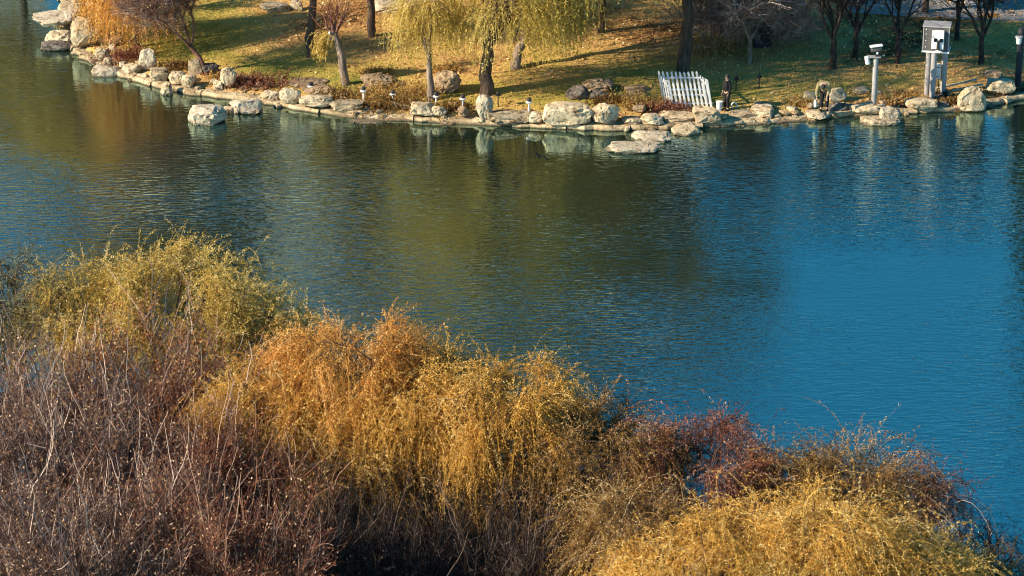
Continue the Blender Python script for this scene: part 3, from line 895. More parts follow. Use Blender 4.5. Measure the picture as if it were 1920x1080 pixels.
# ------------------------------------------------------------------ rocks of the far bank
def rock_mesh(w, d, h, seed, mat, npts=15, flat=.0, taper=.0, rough=1.0):
    """angular boulder: hull of scattered points, roughened"""
    rg = R(seed)
    P = unit(rg.normal(size=(npts * 2, 3)))
    P = np.sign(P) * np.abs(P) ** rg.uniform(.5, .95)
    P *= rg.uniform(.86, 1.0, (len(P), 1))
    if flat: P[:, 2] = np.where(P[:, 2] > 1 - flat, (1 - flat) + rg.normal(0, .03, len(P)), P[:, 2])
    bm = bmesh.new()
    vs = [bm.verts.new(p) for p in P]
    res = bmesh.ops.convex_hull(bm, input=vs)
    junk = {g for g in res['geom_interior'] + res['geom_unused'] if isinstance(g, bmesh.types.BMVert)}
    bmesh.ops.delete(bm, geom=list(junk), context='VERTS')
    bmesh.ops.bevel(bm, geom=list(bm.edges), offset=.06, segments=1, affect='EDGES')
    bmesh.ops.triangulate(bm, faces=bm.faces)
    long_ = [e for e in bm.edges if e.calc_length() > .30]
    bmesh.ops.subdivide_edges(bm, edges=long_, cuts=2, use_grid_fill=True)
    bmesh.ops.triangulate(bm, faces=bm.faces)
    co = np.array([v.co[:] for v in bm.verts])
    lo, hi = co.min(0), co.max(0)
    co = (co - (lo + hi) / 2) / ((hi - lo) / 2)
    off = rg.uniform(0, 100, 3)
    for i, v in enumerate(bm.verts):
        p = co[i]
        s_ = mnoise.fractal(Vector(p * 1.7 + off), 1.0, 2.0, 4)
        cr = abs(mnoise.noise(Vector(np.array([p[0] * 2.2, p[1] * 2.2, p[2] * 1.2]) + off * 1.7)))
        q = p * (1 + rough * (.10 * s_ - .14 * max(0, .12 - cr) / .12))
        q = q + rough * .05 * np.array(mnoise.noise_vector(Vector(p * 5.0 + off)))
        z = (q[2] + 1) / 2
        tx = 1 - taper * z
        v.co = (q[0] * w / 2 * tx, q[1] * d / 2 * tx, q[2] * h / 2)
    zmin = min(v.co.z for v in bm.verts)
    for v in bm.verts: v.co.z -= zmin
    bmesh.ops.recalc_face_normals(bm, faces=bm.faces)
    me = bpy.data.meshes.new('rock'); bm.to_mesh(me); bm.free()
    me.materials.append(mat)
    me.polygons.foreach_set('use_smooth', np.ones(len(me.polygons), bool))
    try: me.set_sharp_from_angle(angle=math.radians(20))
    except Exception: pass
    return me


kerb()
ROCKS = [
    # x0, y0, x1, y1, material, label, options
    (64, 40, 136, 74, 'rock_white', 'broad pale boulder perched over the water at the far left', dict(base=.55, water=1, taper=-.15)),
    (86, 64, 134, 90, 'rock', 'pitted stone under the perched boulder at the far left', dict(base=.1, water=1)),
    (76, 80, 134, 97, 'rock_dark', 'flat dark stone at the waterline under the perched boulder', dict(water=1)),
    (134, 34, 186, 92, 'rock', 'tallest pale rock with vertical cracks at the left shore corner', dict(dr=.6)),
    (183, 57, 230, 88, 'rock_brown', 'brown block right of the tallest pale rock', {}),
    (178, 84, 204, 112, 'rock', 'low pale stone in front of the brown block', {}),
    (201, 80, 220, 106, 'rock_white', 'small pointed pale stone before the orange willow', dict(taper=.4, wk=1.2)),
    (100, 16, 130, 42, 'rock_white', 'pale stone behind the perched boulder at the far left', dict(water=1)),
    (128, 2, 152, 26, 'rock', 'small pale stone near the top left corner of the lawn', {}),
    (152, -4, 190, 22, 'rock', 'pale stone at the top edge behind the tallest pale rock', {}),
    (194, 104, 216, 123, 'rock', 'rounded small stone on the kerb left of the standing stone', {}),
    (216, 104, 236, 126, 'rock_white', 'small pale stone next to the kerb below the orange willow', {}),
    (230, 118, 264, 138, 'rock', 'low rounded stone left of the standing stone', {}),
    (260, 91, 294, 134, 'rock_white', 'pale pear shaped standing stone on the left bank', dict(dr=.5, taper=.25)),
    (173, 122, 220, 145, 'rock_white', 'low pale stone in the water below the left kerb', dict(water=1)),
    (264, 127, 312, 153, 'rock', 'flat pale slab right of the standing stone base', dict(flat=.5)),
    (298, 148, 324, 180, 'rock', 'pointed stone at the waterline below the small leaning tree', dict(water=1, taper=.4)),
    (316, 132, 346, 158, 'rock', 'split pale stone left of the small leaning tree', {}),
    (340, 140, 374, 165, 'rock', 'flat pale stone on the kerb below the small leaning tree', dict(flat=.4)),
    (354, 110, 378, 142, 'rock', 'grey upright stone leaning on the small tree trunk', dict(dr=.5)),
    (374, 114, 410, 142, 'rock_dark', 'dark boulder in the shadow behind the small leaning tree', {}),
    (400, 148, 432, 168, 'rock', 'low half of the pale stone pair right of the small tree', {}),
    (414, 127, 442, 168, 'rock', 'upright half of the pale stone pair right of the small tree', dict(dr=.6)),
    (351, 195, 419, 236, 'rock_white', 'big white boulder standing alone in the water on the left', dict(water=1)),
    (432, 183, 489, 214, 'rock_white', 'pale block in the water right of the lone white boulder', dict(water=1)),
    (440, 205, 494, 220, 'rock_white', 'flat white slab in the water before the pale block', dict(water=1, flat=.5, dr=.8, hh=.28)),
    (419, 198, 442, 213, 'rock', 'small stone between the lone white boulder and the pale block', dict(water=1)),
    (486, 165, 527, 195, 'rock', 'cream block, left one of three beside the pruned tree', {}),
    (524, 164, 562, 195, 'rock', 'cream fluted block, middle one of three left of the pruned tree', dict(dr=.6)),
    (562, 176, 620, 204, 'rock', 'low cream block, right one of three below the pruned tree', {}),
    (538, 150, 612, 168, 'rock_brown', 'flat brown slab half buried left of the pruned tree', dict(flat=.4)),
    (568, 160, 622, 178, 'rock_brown', 'flat brown slab behind the low cream block', dict(flat=.4)),
    (620, 184, 678, 208, 'rock', 'upper step of the stepped blocks below the pruned tree', dict(flat=.3)),
    (640, 196, 706, 220, 'rock', 'lower step of the stepped blocks below the pruned tree', dict(flat=.3)),
    (654, 209, 716, 232, 'rock', 'smooth flat stone in the water below the stepped blocks', dict(water=1, flat=.4, dr=.9, hh=.42)),
    (678, 134, 736, 168, 'rock_brown', 'brown boulder with grassy top right of the pruned tree', {}),
    (770, 190, 818, 218, 'rock', 'pale flat topped block below the slender pale willow', dict(flat=.3)),
    (808, 196, 838, 218, 'rock', 'small grey stone right of the flat topped block', {}),
    (846, 198, 896, 222, 'rock_brown', 'low brown stones left of the upright pale stone', {}),
    (814, 127, 862, 178, 'rock_brown', 'rounded brown boulder behind the slender pale willow', {}),
    (892, 178, 924, 225, 'rock_white', 'upright pale stone at the foot of the great willow', dict(dr=.6)),
    (918, 204, 996, 231, 'rock', 'long flat slab right of the upright pale stone', dict(flat=.45)),
    (990, 208, 1026, 230, 'rock', 'small stone right of the long flat slab', {}),
    (1021, 194, 1108, 236, 'rock', 'big squared boulder with dark right side at the centre of the bank', dict(dr=.55)),
    (1102, 194, 1164, 236, 'rock', 'big cream boulder right of the squared boulder', dict(dr=.6)),
    (1060, 158, 1102, 190, 'rock_dark', 'craggy dark rock behind the squared boulder', {}),
    (1094, 144, 1150, 176, 'rock_brown', 'domed brown boulder on the lawn behind the cream boulder', {}),
    (1100, 168, 1138, 188, 'rock_dark', 'low dark stone under the domed brown boulder', {}),
    (1148, 158, 1222, 184, 'rock_brown', 'long grey slab on the lawn left of the picket pen', dict(flat=.4)),
    (1162, 209, 1206, 233, 'rock', 'cream stone, first right of the cream boulder', {}),
    (1200, 211, 1242, 235, 'rock', 'cream stone, second right of the cream boulder', {}),
    (1188, 194, 1216, 216, 'rock_brown', 'small grey stone in the dry grass left of the pen', {}),
    (1238, 209, 1308, 238, 'rock', 'long flat stone on the kerb below the picket pen', dict(flat=.25)),
    (1302, 196, 1352, 231, 'rock', 'round cream boulder touching the right corner of the pen', {}),
    (1350, 199, 1424, 231, 'rock', 'broad pitted boulder right of the standing person in black', {}),
    (1144, 254, 1238, 290, 'rock_white', 'large flat white stone in the water below the pen', dict(water=1, flat=.55, dr=.6, hh=.26)),
    (1190, 240, 1256, 268, 'rock_white', 'round flat stone behind the large flat stone in the water', dict(water=1, flat=.5, dr=.7, hh=.34)),
    (1262, 232, 1311, 255, 'rock', 'small pitted stone in the water right of the flat stones', dict(water=1)),
    (1418, 184, 1468, 202, 'rock_brown', 'upper flat stone of the stack left of the bending person', dict(flat=.3)),
    (1414, 196, 1482, 229, 'rock', 'lower stone of the stack left of the bending person', {}),
    (1484, 205, 1552, 230, 'rock', 'wide pale stone under the feet of the bending person', dict(flat=.4)),
    (1508, 171, 1532, 190, 'rock', 'small pale stone left behind the bending person', {}),
    (1552, 161, 1587, 194, 'rock', 'pinkish boulder right behind the bending person', {}),
    (1554, 188, 1602, 218, 'rock_dark', 'dark stone right of the bending person', {}),
    (1602, 161, 1636, 178, 'rock', 'low pale stone behind the camera pole, left of it', {}),
    (1638, 161, 1658, 178, 'rock', 'low pale stone behind the camera pole, right of it', {}),
    (1598, 191, 1660, 224, 'rock', 'squared cream slab carrying the camera pole', dict(flat=.35, dr=.7)),
    (1652, 201, 1688, 232, 'rock_white', 'upright hollowed pale stone right of the camera pole', dict(dr=.5)),
    (1616, 220, 1690, 237, 'rock', 'flat pale stone in the water below the camera pole', dict(water=1, flat=.5, dr=.6, hh=.3)),
    (1702, 182, 1758, 206, 'rock', 'low pale stone pile in front of the equipment posts', {}),
    (1756, 187, 1793, 208, 'rock_dark', 'dark stone with white face right of the equipment posts', {}),
    (1797, 151, 1848, 214, 'rock', 'big triangular pale rock at the right shore', dict(taper=.35, dr=.7, wk=1.2)),
    (1844, 129, 1884, 156, 'rock_brown', 'grey round stone behind the triangular rock', {}),
    (1852, 145, 1902, 180, 'rock', 'pale stone with dark right side near the right edge', {}),
    (482, 4, 540, 28, 'rock', 'pale block on the lawn at the top left of the willows', dict(flat=.2)),
    (544, -4, 566, 22, 'rock_white', 'small pale stone on the lawn beside the dark trunked willow', {}),
    (686, -12, 782, 27, 'rock_white', 'large pale boulder with dark right side behind the slim tree', dict(dr=.5)),
    (978, 58, 1004, 78, 'rock_brown', 'grey block on the lawn behind the forked willow', {}),
]
for i, (x0, y0, x1, y1, mat, lb, op) in enumerate(ROCKS):
    cx = (x0 + x1) / 2
    fr = at(cx, y1, 0.0) if op.get('water') else on(cx, y1)
    s = pxm(fr)
    w = (x1 - x0) / s
    dr = op.get('dr', .8)
    d = w * dr
    dep = math.atan2(CAM_H, fr[1])
    h = max(.3 * w if not op.get('flat') else .16 * w, ((y1 - y0) / s - d * .48 * math.sin(dep)) / math.cos(dep))
    if dr > .6: h *= .86
    h = op.get('hh', h)
    zb = op.get('base', None)
    if zb is None: zb = fr[2] - (.22 if op.get('water') else .10)
    me = rock_mesh(w * 1.10 * op.get('wk', 1), d, h + (.22 if op.get('water') else .10), 300 + i, M[mat], 12 + i % 6, flat=op.get('flat', 0), taper=op.get('taper', 0))
    if op.get('base') is not None:
        h2 = (y1 - y0) / s / math.cos(dep) - d * .3
        me.transform(Matrix.Diagonal((1, 1, max(.3, h2 / max(h, .01)), 1)))
    o = link('rock', me, None, (fr[0], fr[1] + d * .5, zb))
    tag(o, lb, 'rock', 'stones along the far bank')

# ------------------------------------------------------------------ man-made things on the far bank
for i, (X, Y, h, lb) in enumerate(((682, 192, .78, 'white bollard lamp just right of the stepped blocks'), (737, 190, .55, 'short white bollard lamp in the brown shrubs'),
                                   (818, 194, .55, 'white bollard lamp right of the slender pale willow'), (868, 206, .75, 'white bollard lamp left of the great willow'),
                                   (992, 214, .80, 'white bollard lamp beside the long flat slab'), (583, 168, .35, 'low white bollard lamp on the flat brown slabs'))):
    p = on(X, Y)
    r = empty('bollard_lamp', (p[0], p[1], p[2] - .02), lb, 'lamp', 'bollard lamps along the far bank')
    MB().cyl((0, 0, 0), (0, 0, h - .2), .055, .045, 12).build('stem', M['white'], r)
    MB().cyl((0, 0, h - .22), (0, 0, h - .16), .11, .17, 18).cyl((0, 0, h - .16), (0, 0, h - .12), .17, .16, 18).build('disc', M['white'], r)
    MB().ball((0, 0, h - .02), .12, (1, 1, .9), 14).build('globe', M['dark_metal'], r)
for X, Y, lb in ((934, 200, 'dark unlit stake lamp right of the great willow trunk'), (1380, 170, 'dark stake lamp in the shade right behind the standing person'), (1423, 166, 'dark stake lamp in the shade farthest right of the standing person')):
    p = on(X, Y)
    r = empty('stake_lamp', (p[0], p[1], p[2] - .02), lb, 'lamp', 'dark stake lamps')
    MB().cyl((0, 0, 0), (0, 0, .62), .035, .03, 10).build('stem', M['dark_metal'], r)
    MB().cyl((0, 0, .60), (0, 0, .66), .13, .15, 14).ball((0, 0, .74), .09).build('lamp_head', M['dark_metal'], r)


def picket_pen():
    p = on(1294, 204)
    root = empty('picket_pen', (p[0] + .12, p[1], p[2]), 'white leaning pen of wooden pickets on the bank', 'fence')
    W, D, H = 2.1, 1.4, 1.5
    lean = Matrix(((1, -.28, -.19), (0, 1, 0), (0, 0, 1)))

    def picket(x, y, h, along):
        bm = bmesh.new()
        w, t = .095, .035
        prof = [(-w / 2, 0), (w / 2, 0), (w / 2, h - .09), (w * .28, h - .025), (0, h), (-w * .28, h - .025), (-w / 2, h - .09)]
        vs = []
        for s in (-t / 2, t / 2):
            vs.append([bm.verts.new(lean @ (Vector((x + a, y + s, z)) if along == 'x' else Vector((x + s, y + a, z)))) for a, z in prof])
        bm.faces.new(vs[0]); bm.faces.new(vs[1][::-1])
        n = len(prof)
        for q in range(n): bm.faces.new((vs[0][q], vs[1][q], vs[1][(q + 1) % n], vs[0][(q + 1) % n]))
        bmesh.ops.recalc_face_normals(bm, faces=bm.faces)
        me = bpy.data.meshes.new('picket'); bm.to_mesh(me); bm.free(); me.materials.append(M['white'])
        link('picket', me, root)

    def rail(a, b_):
        m = MB(); a, b_ = lean @ Vector(a), lean @ Vector(b_)
        d = b_ - a
        m.box((a + b_) / 2, (d.length, .035, .075), Matrix((d.normalized(), Vector((0, 0, 1)).cross(d.normalized()).normalized(), d.normalized().cross(Vector((0, 0, 1)).cross(d.normalized()).normalized()))).transposed())
        m.build('rail', M['white'], root, smooth=False)
    rg = R(8)
    for i in range(10):
        x = -W / 2 + .1 + i * (W - .2) / 9
        picket(x, 0, H - .12 + rg.uniform(-.02, .02) + (.16 if i in (0, 9) else 0), 'x')
        picket(x - .03, D, H + .0 + rg.uniform(-.03, .03), 'x')
    for i in range(4):
        y = .14 + i * (D - .3) / 3
        picket(-W / 2 + .02, y, H - .05 + rg.uniform(-.03, .03), 'y')
        picket(W / 2 - .02, y, H + .0 - .05 * i + rg.uniform(-.03, .03), 'y')
    for z in (.28, 1.0):
        rail((-W / 2, .04, z), (W / 2, .04, z))
    for z in (.28, 1.18):
        rail((-W / 2, D - .04, z), (W / 2, D - .04, z))
        for s in (-1, 1):
            rail((s * (W / 2 - .05), .02, z), (s * (W / 2 - .05), D - .02, z))


picket_pen()


def bank_clutter():
    p = on(1350, 206)
    r = empty('white_bucket', (p[0] - .05, p[1] - .1, p[2] - .02), 'narrow white bucket left of the standing person in black', 'bucket')
    MB().cyl((0, 0, 0), (0, 0, .48), .12, .16, 14).build('body', M['white'], r)
    MB().cyl((0, 0, .46), (0, 0, .50), .175, .175, 14).build('rim', M['white'], r)
    p = on(1374, 202)
    r = empty('white_hook', (p[0] + .06, p[1], p[2] - .02), 'small white pipe hoop right of the standing person in black', 'pipe')
    m = MB()
    for k in range(8):
        a, c = math.pi * k / 8, math.pi * (k + 1) / 8
        m.cyl((math.cos(a) * .12, 0, .16 + math.sin(a) * .14), (math.cos(c) * .12, 0, .16 + math.sin(c) * .14), .035, n=8)
    m.cyl((.12, 0, 0), (.12, 0, .16), .035, n=8).cyl((-.12, 0, 0), (-.12, 0, .16), .035, n=8).build('hoop', M['white'], r)


bank_clutter()


def camera_pole():
    p = on(1638, 203)
    z = p[2] + .12
    r = empty('camera_pole', (p[0], p[1], z), 'grey pole with white camera housing standing on the cream slab', 'camera pole')
    H = 2.55
    MB().cyl((0, 0, -.15), (0, 0, H), .135, .135, 20).build('pole', M['grey_metal'], r)
    MB().cyl((0, 0, 0), (0, 0, .06), .2, .2, 16).build('base_plate', M['dark_metal'], r)
    MB().box((-.08, 0, H + .02), (.62, .34, .05), bevel=.01).build('top_plate', M['grey_metal'], r, smooth=False)
    MB().cyl((.06, 0, H + .04), (.06, 0, H + .22), .07, .06).box((.07, .02, H + .12), (.2, .2, .16)).build('bracket', M['dark_metal'], r)
    MB().ball((.06, -.08, H + .22), .06).build('joint', M['white'], r)
    cz = H + .42
    h = MB().box((.0, 0, cz), (.56, .26, .24), Matrix.Rotation(-.12, 3, 'Y'), bevel=.05).build('housing', M['mid_grey'], r)
    MB().box((-.02, -.02, cz + .17), (.64, .34, .05), Matrix.Rotation(-.12, 3, 'Y'), bevel=.02).build('sunshade', M['white'], h)
    MB().cyl((-.28, 0, cz - .035), (-.31, 0, cz - .04), .085, .085).build('lens', M['lens'], h)
    MB().cyl((-.36, -.05, H + .02), (-.2, 0, H + .03), .03).cyl((.2, 0, H + .03), (.42, 0, H + .10), .025).build('arm', M['grey_metal'], r)
    MB().cyl((-.40, -.08, H - .30), (-.47, -.04, H + .05), .125, .11, 16).ball((-.40, -.08, H - .30), .125, (1, 1, .6)).build('horn', M['white'], r)


camera_pole()


def equipment_box():
    f = on(1752, 187)
    r = empty('equipment_box', (f[0], f[1] + .35, f[2] - .05), 'large grey equipment box raised on three round grey posts', 'equipment box', rz=math.radians(-12))
    H = 2.55
    for x, y in ((-.05, -.36), (-.36, .28), (.44, .22)):
        MB().cyl((x, y, -.2), (x, y, H), .15, .15, 20).build('post', M['grey_metal'], r)
    MB().box((0, 0, H + .04), (1.36, 1.02, .08), bevel=.01).build('base_flange', M['white'], r, smooth=False)
    bx = MB().box((0, 0, H + .70), (1.28, .92, 1.22), bevel=.015).build('cabinet', M['mid_grey'], r, smooth=False)
    MB().box((0, 0, H + 1.345), (1.38, 1.04, .06), bevel=.012).build('lid', M['grey_metal'], r, smooth=False)
    for z in (.28, .6, .95, 1.2):
        MB().cyl((-.50, -.465, H + z), (-.50, -.485, H + z), .025, n=8).build('bolt', M['white'], bx)
    for x in (-.632, .632):
        MB().box((x, -.455, H + .70), (.05, .05, 1.22)).build('corner_trim', M['grey_metal'], bx, smooth=False)
    pn = MB().box((.10, -.56, H + .72), (.60, .20, .95), bevel=.02).build('front_unit', M['white'], r, smooth=False)
    MB().box((-.02, -.675, H + .72), (.15, .04, .18), bevel=.01).build('window', M['lens'], pn, smooth=False)
    MB().box((.27, -.675, H + .72), (.17, .04, .18), bevel=.01).build('window', M['lens'], pn, smooth=False)
    MB().cyl((.12, -.70, H + .62), (.14, -.70, H + .25), .06, .09).ball((.14, -.72, H + .66), .08).build('arm_mount', M['dark_metal'], pn)
    MB().cyl((.02, -.70, H + .16), (.26, -.70, H + .14), .06).build('clamp', M['white'], pn)
    dv = MB().box((.16, .0, 1.45), (.24, .2, .78), bevel=.03).build('junction_box', M['white'], r, smooth=False)
    MB().box((.16, -.11, 1.68), (.25, .03, .04)).box((.16, -.11, 1.2), (.25, .03, .04)).build('strap', M['grey_metal'], dv, smooth=False)
    m = MB(); prev = Vector((.18, -.02, 1.06))
    for k in range(1, 7):
        q = Vector((.18 + .05 * math.sin(k * .9), -.02 - .05 * k, 1.06 - .175 * k)); m.cyl(prev, q, .018, n=6); prev = q
    m.build('cable', M['black'], dv)
    p = on(1768, 184)
    c = empty('cable_bundle', (p[0] + .1, p[1], p[2] - .02), 'tangled dark cables at the foot of the equipment posts', 'cables')
    rg = R(77); paths = []
    for k in range(10):
        a, q = rg.normal(0, .28, 3), rg.normal(0, .28, 3); a[2], q[2] = .03, .03
        paths.append((bez(a, np.array([rg.normal(0, .2), rg.normal(0, .2), rg.uniform(.3, .9)]), q, 10, rg, .01), .03, .03, 6))
    v, f_ = tubes(paths)
    link('cable', mesh_np('cable', v, f_, None, [M['black']], True), c)
    p = on(1792, 168)
    for dx, dy, l, a, lb in ((0, 0, 2.3, .28, 'long pale plank lying behind the triangular rock'), (.5, -.55, 1.7, .22, 'shorter pale plank lying against the triangular rock')):
        o = MB().box((0, 0, 0), (l, .16, .06), bevel=.01).build('plank', M['rock_white'], None, (p[0] + dx, p[1] + dy, p[2] + .30), smooth=False)
        o.rotation_euler = (0, -.13, a); tag(o, lb, 'plank', 'planks by the equipment posts')


equipment_box()


def edge_pole():
    p = on(1908, 162)
    r = empty('dark_pole', (p[0], p[1], p[2] - .05), 'dark pole with white camera unit at the right edge', 'camera pole')
    MB().cyl((0, 0, 0), (0, 0, 2.9), .17, .16, 16).build('pole', M['steel_dark_blue'], r)
    MB().cyl((0, 0, 2.9), (0, 0, 3.15), .2, .14, 16).build('cap', M['dark_metal'], r)
    MB().cyl((-.12, -.2, 2.42), (-.12, -.2, 2.72), .13, .16, 16).ball((-.12, -.2, 2.42), .13, (1, 1, .7)).build('dome', M['white'], r)
    MB().cyl((-.12, -.2, 2.72), (-.12, -.2, 2.79), .21, .18, 16).cyl((-.12, -.2, 2.7), (0, 0, 2.7), .05).build('hood', M['grey_metal'], r)


edge_pole()


def dark_cabinet():
    p = on(1428, 90)
    r = empty('dark_cabinet', (p[0], p[1] + .4, p[2] - .05), 'dark blue box like cabinet among the bare shrubs', 'cabinet', rz=.2)
    MB().box((0, 0, .55), (.95, .8, 1.1), bevel=.03).build('body', M['steel_dark_blue'], r, smooth=False)
    MB().box((0, 0, 1.14), (1.1, .95, .08), bevel=.02).build('lid', M['steel_dark_blue'], r, smooth=False)
    MB().box((0, -.42, .55), (.7, .03, .85), bevel=.01).build('door', M['dark_metal'], r, smooth=False)


dark_cabinet()


def skin_mesh(joints, edges, mat, sub=2):
    me = bpy.data.meshes.new('body')
    me.from_pydata([j[:3] for j in joints], edges, [])
    ob = bpy.data.objects.new('tmp', me); COL.objects.link(ob)
    sk = ob.modifiers.new('skin', 'SKIN')
    for i, j in enumerate(joints):
        r = j[3] if isinstance(j[3], tuple) else (j[3], j[3])
        me.skin_vertices[0].data[i].radius = r
        me.skin_vertices[0].data[i].use_root = (i == 0)
    sk.use_smooth_shade = True
    ob.modifiers.new('sub', 'SUBSURF').levels = sub
    dg = bpy.context.evaluated_depsgraph_get()
    out = bpy.data.meshes.new_from_object(ob.evaluated_get(dg))
    bpy.data.objects.remove(ob)
    out.materials.clear(); out.materials.append(mat)
    out.polygons.foreach_set('use_smooth', np.ones(len(out.polygons), bool))
    return out


def person():
    p = on(1545, 211)
    r = empty('person', (p[0], p[1] + .1, p[2] + .06), 'person in olive jacket and black trousers bending down at the waterline', 'person', rz=math.radians(-6))
    r.scale = (1.12, 1.12, 1.12)
    # figure bends forward towards the viewer and to its right hand side, over the water
    J = [(0, .16, .90, .13),                 # 0 pelvis
         (-.02, -.02, 1.12, .14), (-.04, -.20, 1.28, .155), (-.06, -.36, 1.36, .12),   # 1..3 spine
         (-.07, -.44, 1.33, .06), (-.08, -.53, 1.28, .095), (-.08, -.60, 1.21, .085),  # 4..6 neck, head
         (.11, .14, .84, .10), (.13, .04, .48, .07), (.13, .10, .09, .05), (.14, -.08, .035, .04),    # 7..10 left leg
         (-.10, .14, .84, .10), (-.11, .02, .48, .07), (-.12, .08, .09, .05), (-.14, -.10, .035, .04),  # 11..14 right leg
         (.16, -.32, 1.32, .07), (.19, -.36, 1.02, .05), (.10, -.44, .78, .036),       # 15..17 left arm
         (-.26, -.32, 1.30, .07), (-.34, -.34, 1.00, .05), (-.33, -.42, .74, .036)]    # 18..20 right arm
    E = [(0, 1), (1, 2), (2, 3), (3, 4), (4, 5), (5, 6), (0, 7), (7, 8), (8, 9), (9, 10), (0, 11), (11, 12), (12, 13), (13, 14), (3, 15), (15, 16), (16, 17), (3, 18), (18, 19), (19, 20)]
    link('body', skin_mesh(J, E, M['skin']), r)
    g = .022
    JT = [(0, .16, .92, .165), (.10, .14, .82, .125), (.13, .04, .48, .092), (.13, .10, .12, .075), (-.10, .14, .82, .125), (-.11, .02, .48, .092), (-.12, .08, .12, .075)]
    link('trousers', skin_mesh(JT, [(0, 1), (1, 2), (2, 3), (0, 4), (4, 5), (5, 6)], M['trousers']), r)
    JJ = [(0, .12, .96, .18), (-.02, -.02, 1.14, .195), (-.04, -.20, 1.30, .215), (-.06, -.35, 1.37, .16), (.17, -.31, 1.33, .105), (.20, -.36, 1.02, .08), (.12, -.43, .84, .062),
          (-.27, -.31, 1.31, .105), (-.35, -.34, 1.00, .08), (-.335, -.41, .80, .062)]
    link('jacket', skin_mesh(JJ, [(0, 1), (1, 2), (2, 3), (3, 4), (4, 5), (5, 6), (3, 7), (7, 8), (8, 9)], M['jacket']), r)
    MB().ball((-.08, -.545, 1.305), .115, (1.0, 1.05, .95), 16).build('hair', M['hair'], r)
    for x in (.14, -.14):
        MB().ball((x, -.02, .04), .075, (.9, 1.9, .7)).build('shoe', M['black'], r)
    # hands: palm, four fingers and a thumb each
    for sx, (hx, hy, hz) in ((1, (.10, -.44, .78)), (-1, (-.33, -.42, .74))):
        jj = [(hx, hy, hz, .03), (hx, hy - .02, hz - .07, (.042, .026))]
        ee = [(0, 1)]
        for k in range(4):
            o = (k - 1.5) * .022; n = len(jj); ln = (.07, .085, .08, .06)[k]
            jj += [(hx + o, hy - .03, hz - .10, .011), (hx + o, hy - .035, hz - .10 - ln * .5, .010), (hx + o, hy - .015, hz - .10 - ln, .008)]
            ee += [(1, n), (n, n + 1), (n + 1, n + 2)]
        n = len(jj)
        jj += [(hx - sx * .045, hy - .03, hz - .05, .012), (hx - sx * .06, hy - .045, hz - .095, .010)]
        ee += [(1, n), (n, n + 1)]
        link('hand', skin_mesh(jj, ee, M['skin'], 1), r)
    # white bag held in the right hand
    w = p + np.array([-.42, -.38, .0])
    rm = rock_mesh(.24, .18, .42, 991, M['white'], 16)
    o = link('white_bag', rm, None, (w[0] - .02, w[1], p[2] + .38))
    tag(o, 'crumpled white bag hanging from the hand of the bending person', 'bag')


person()


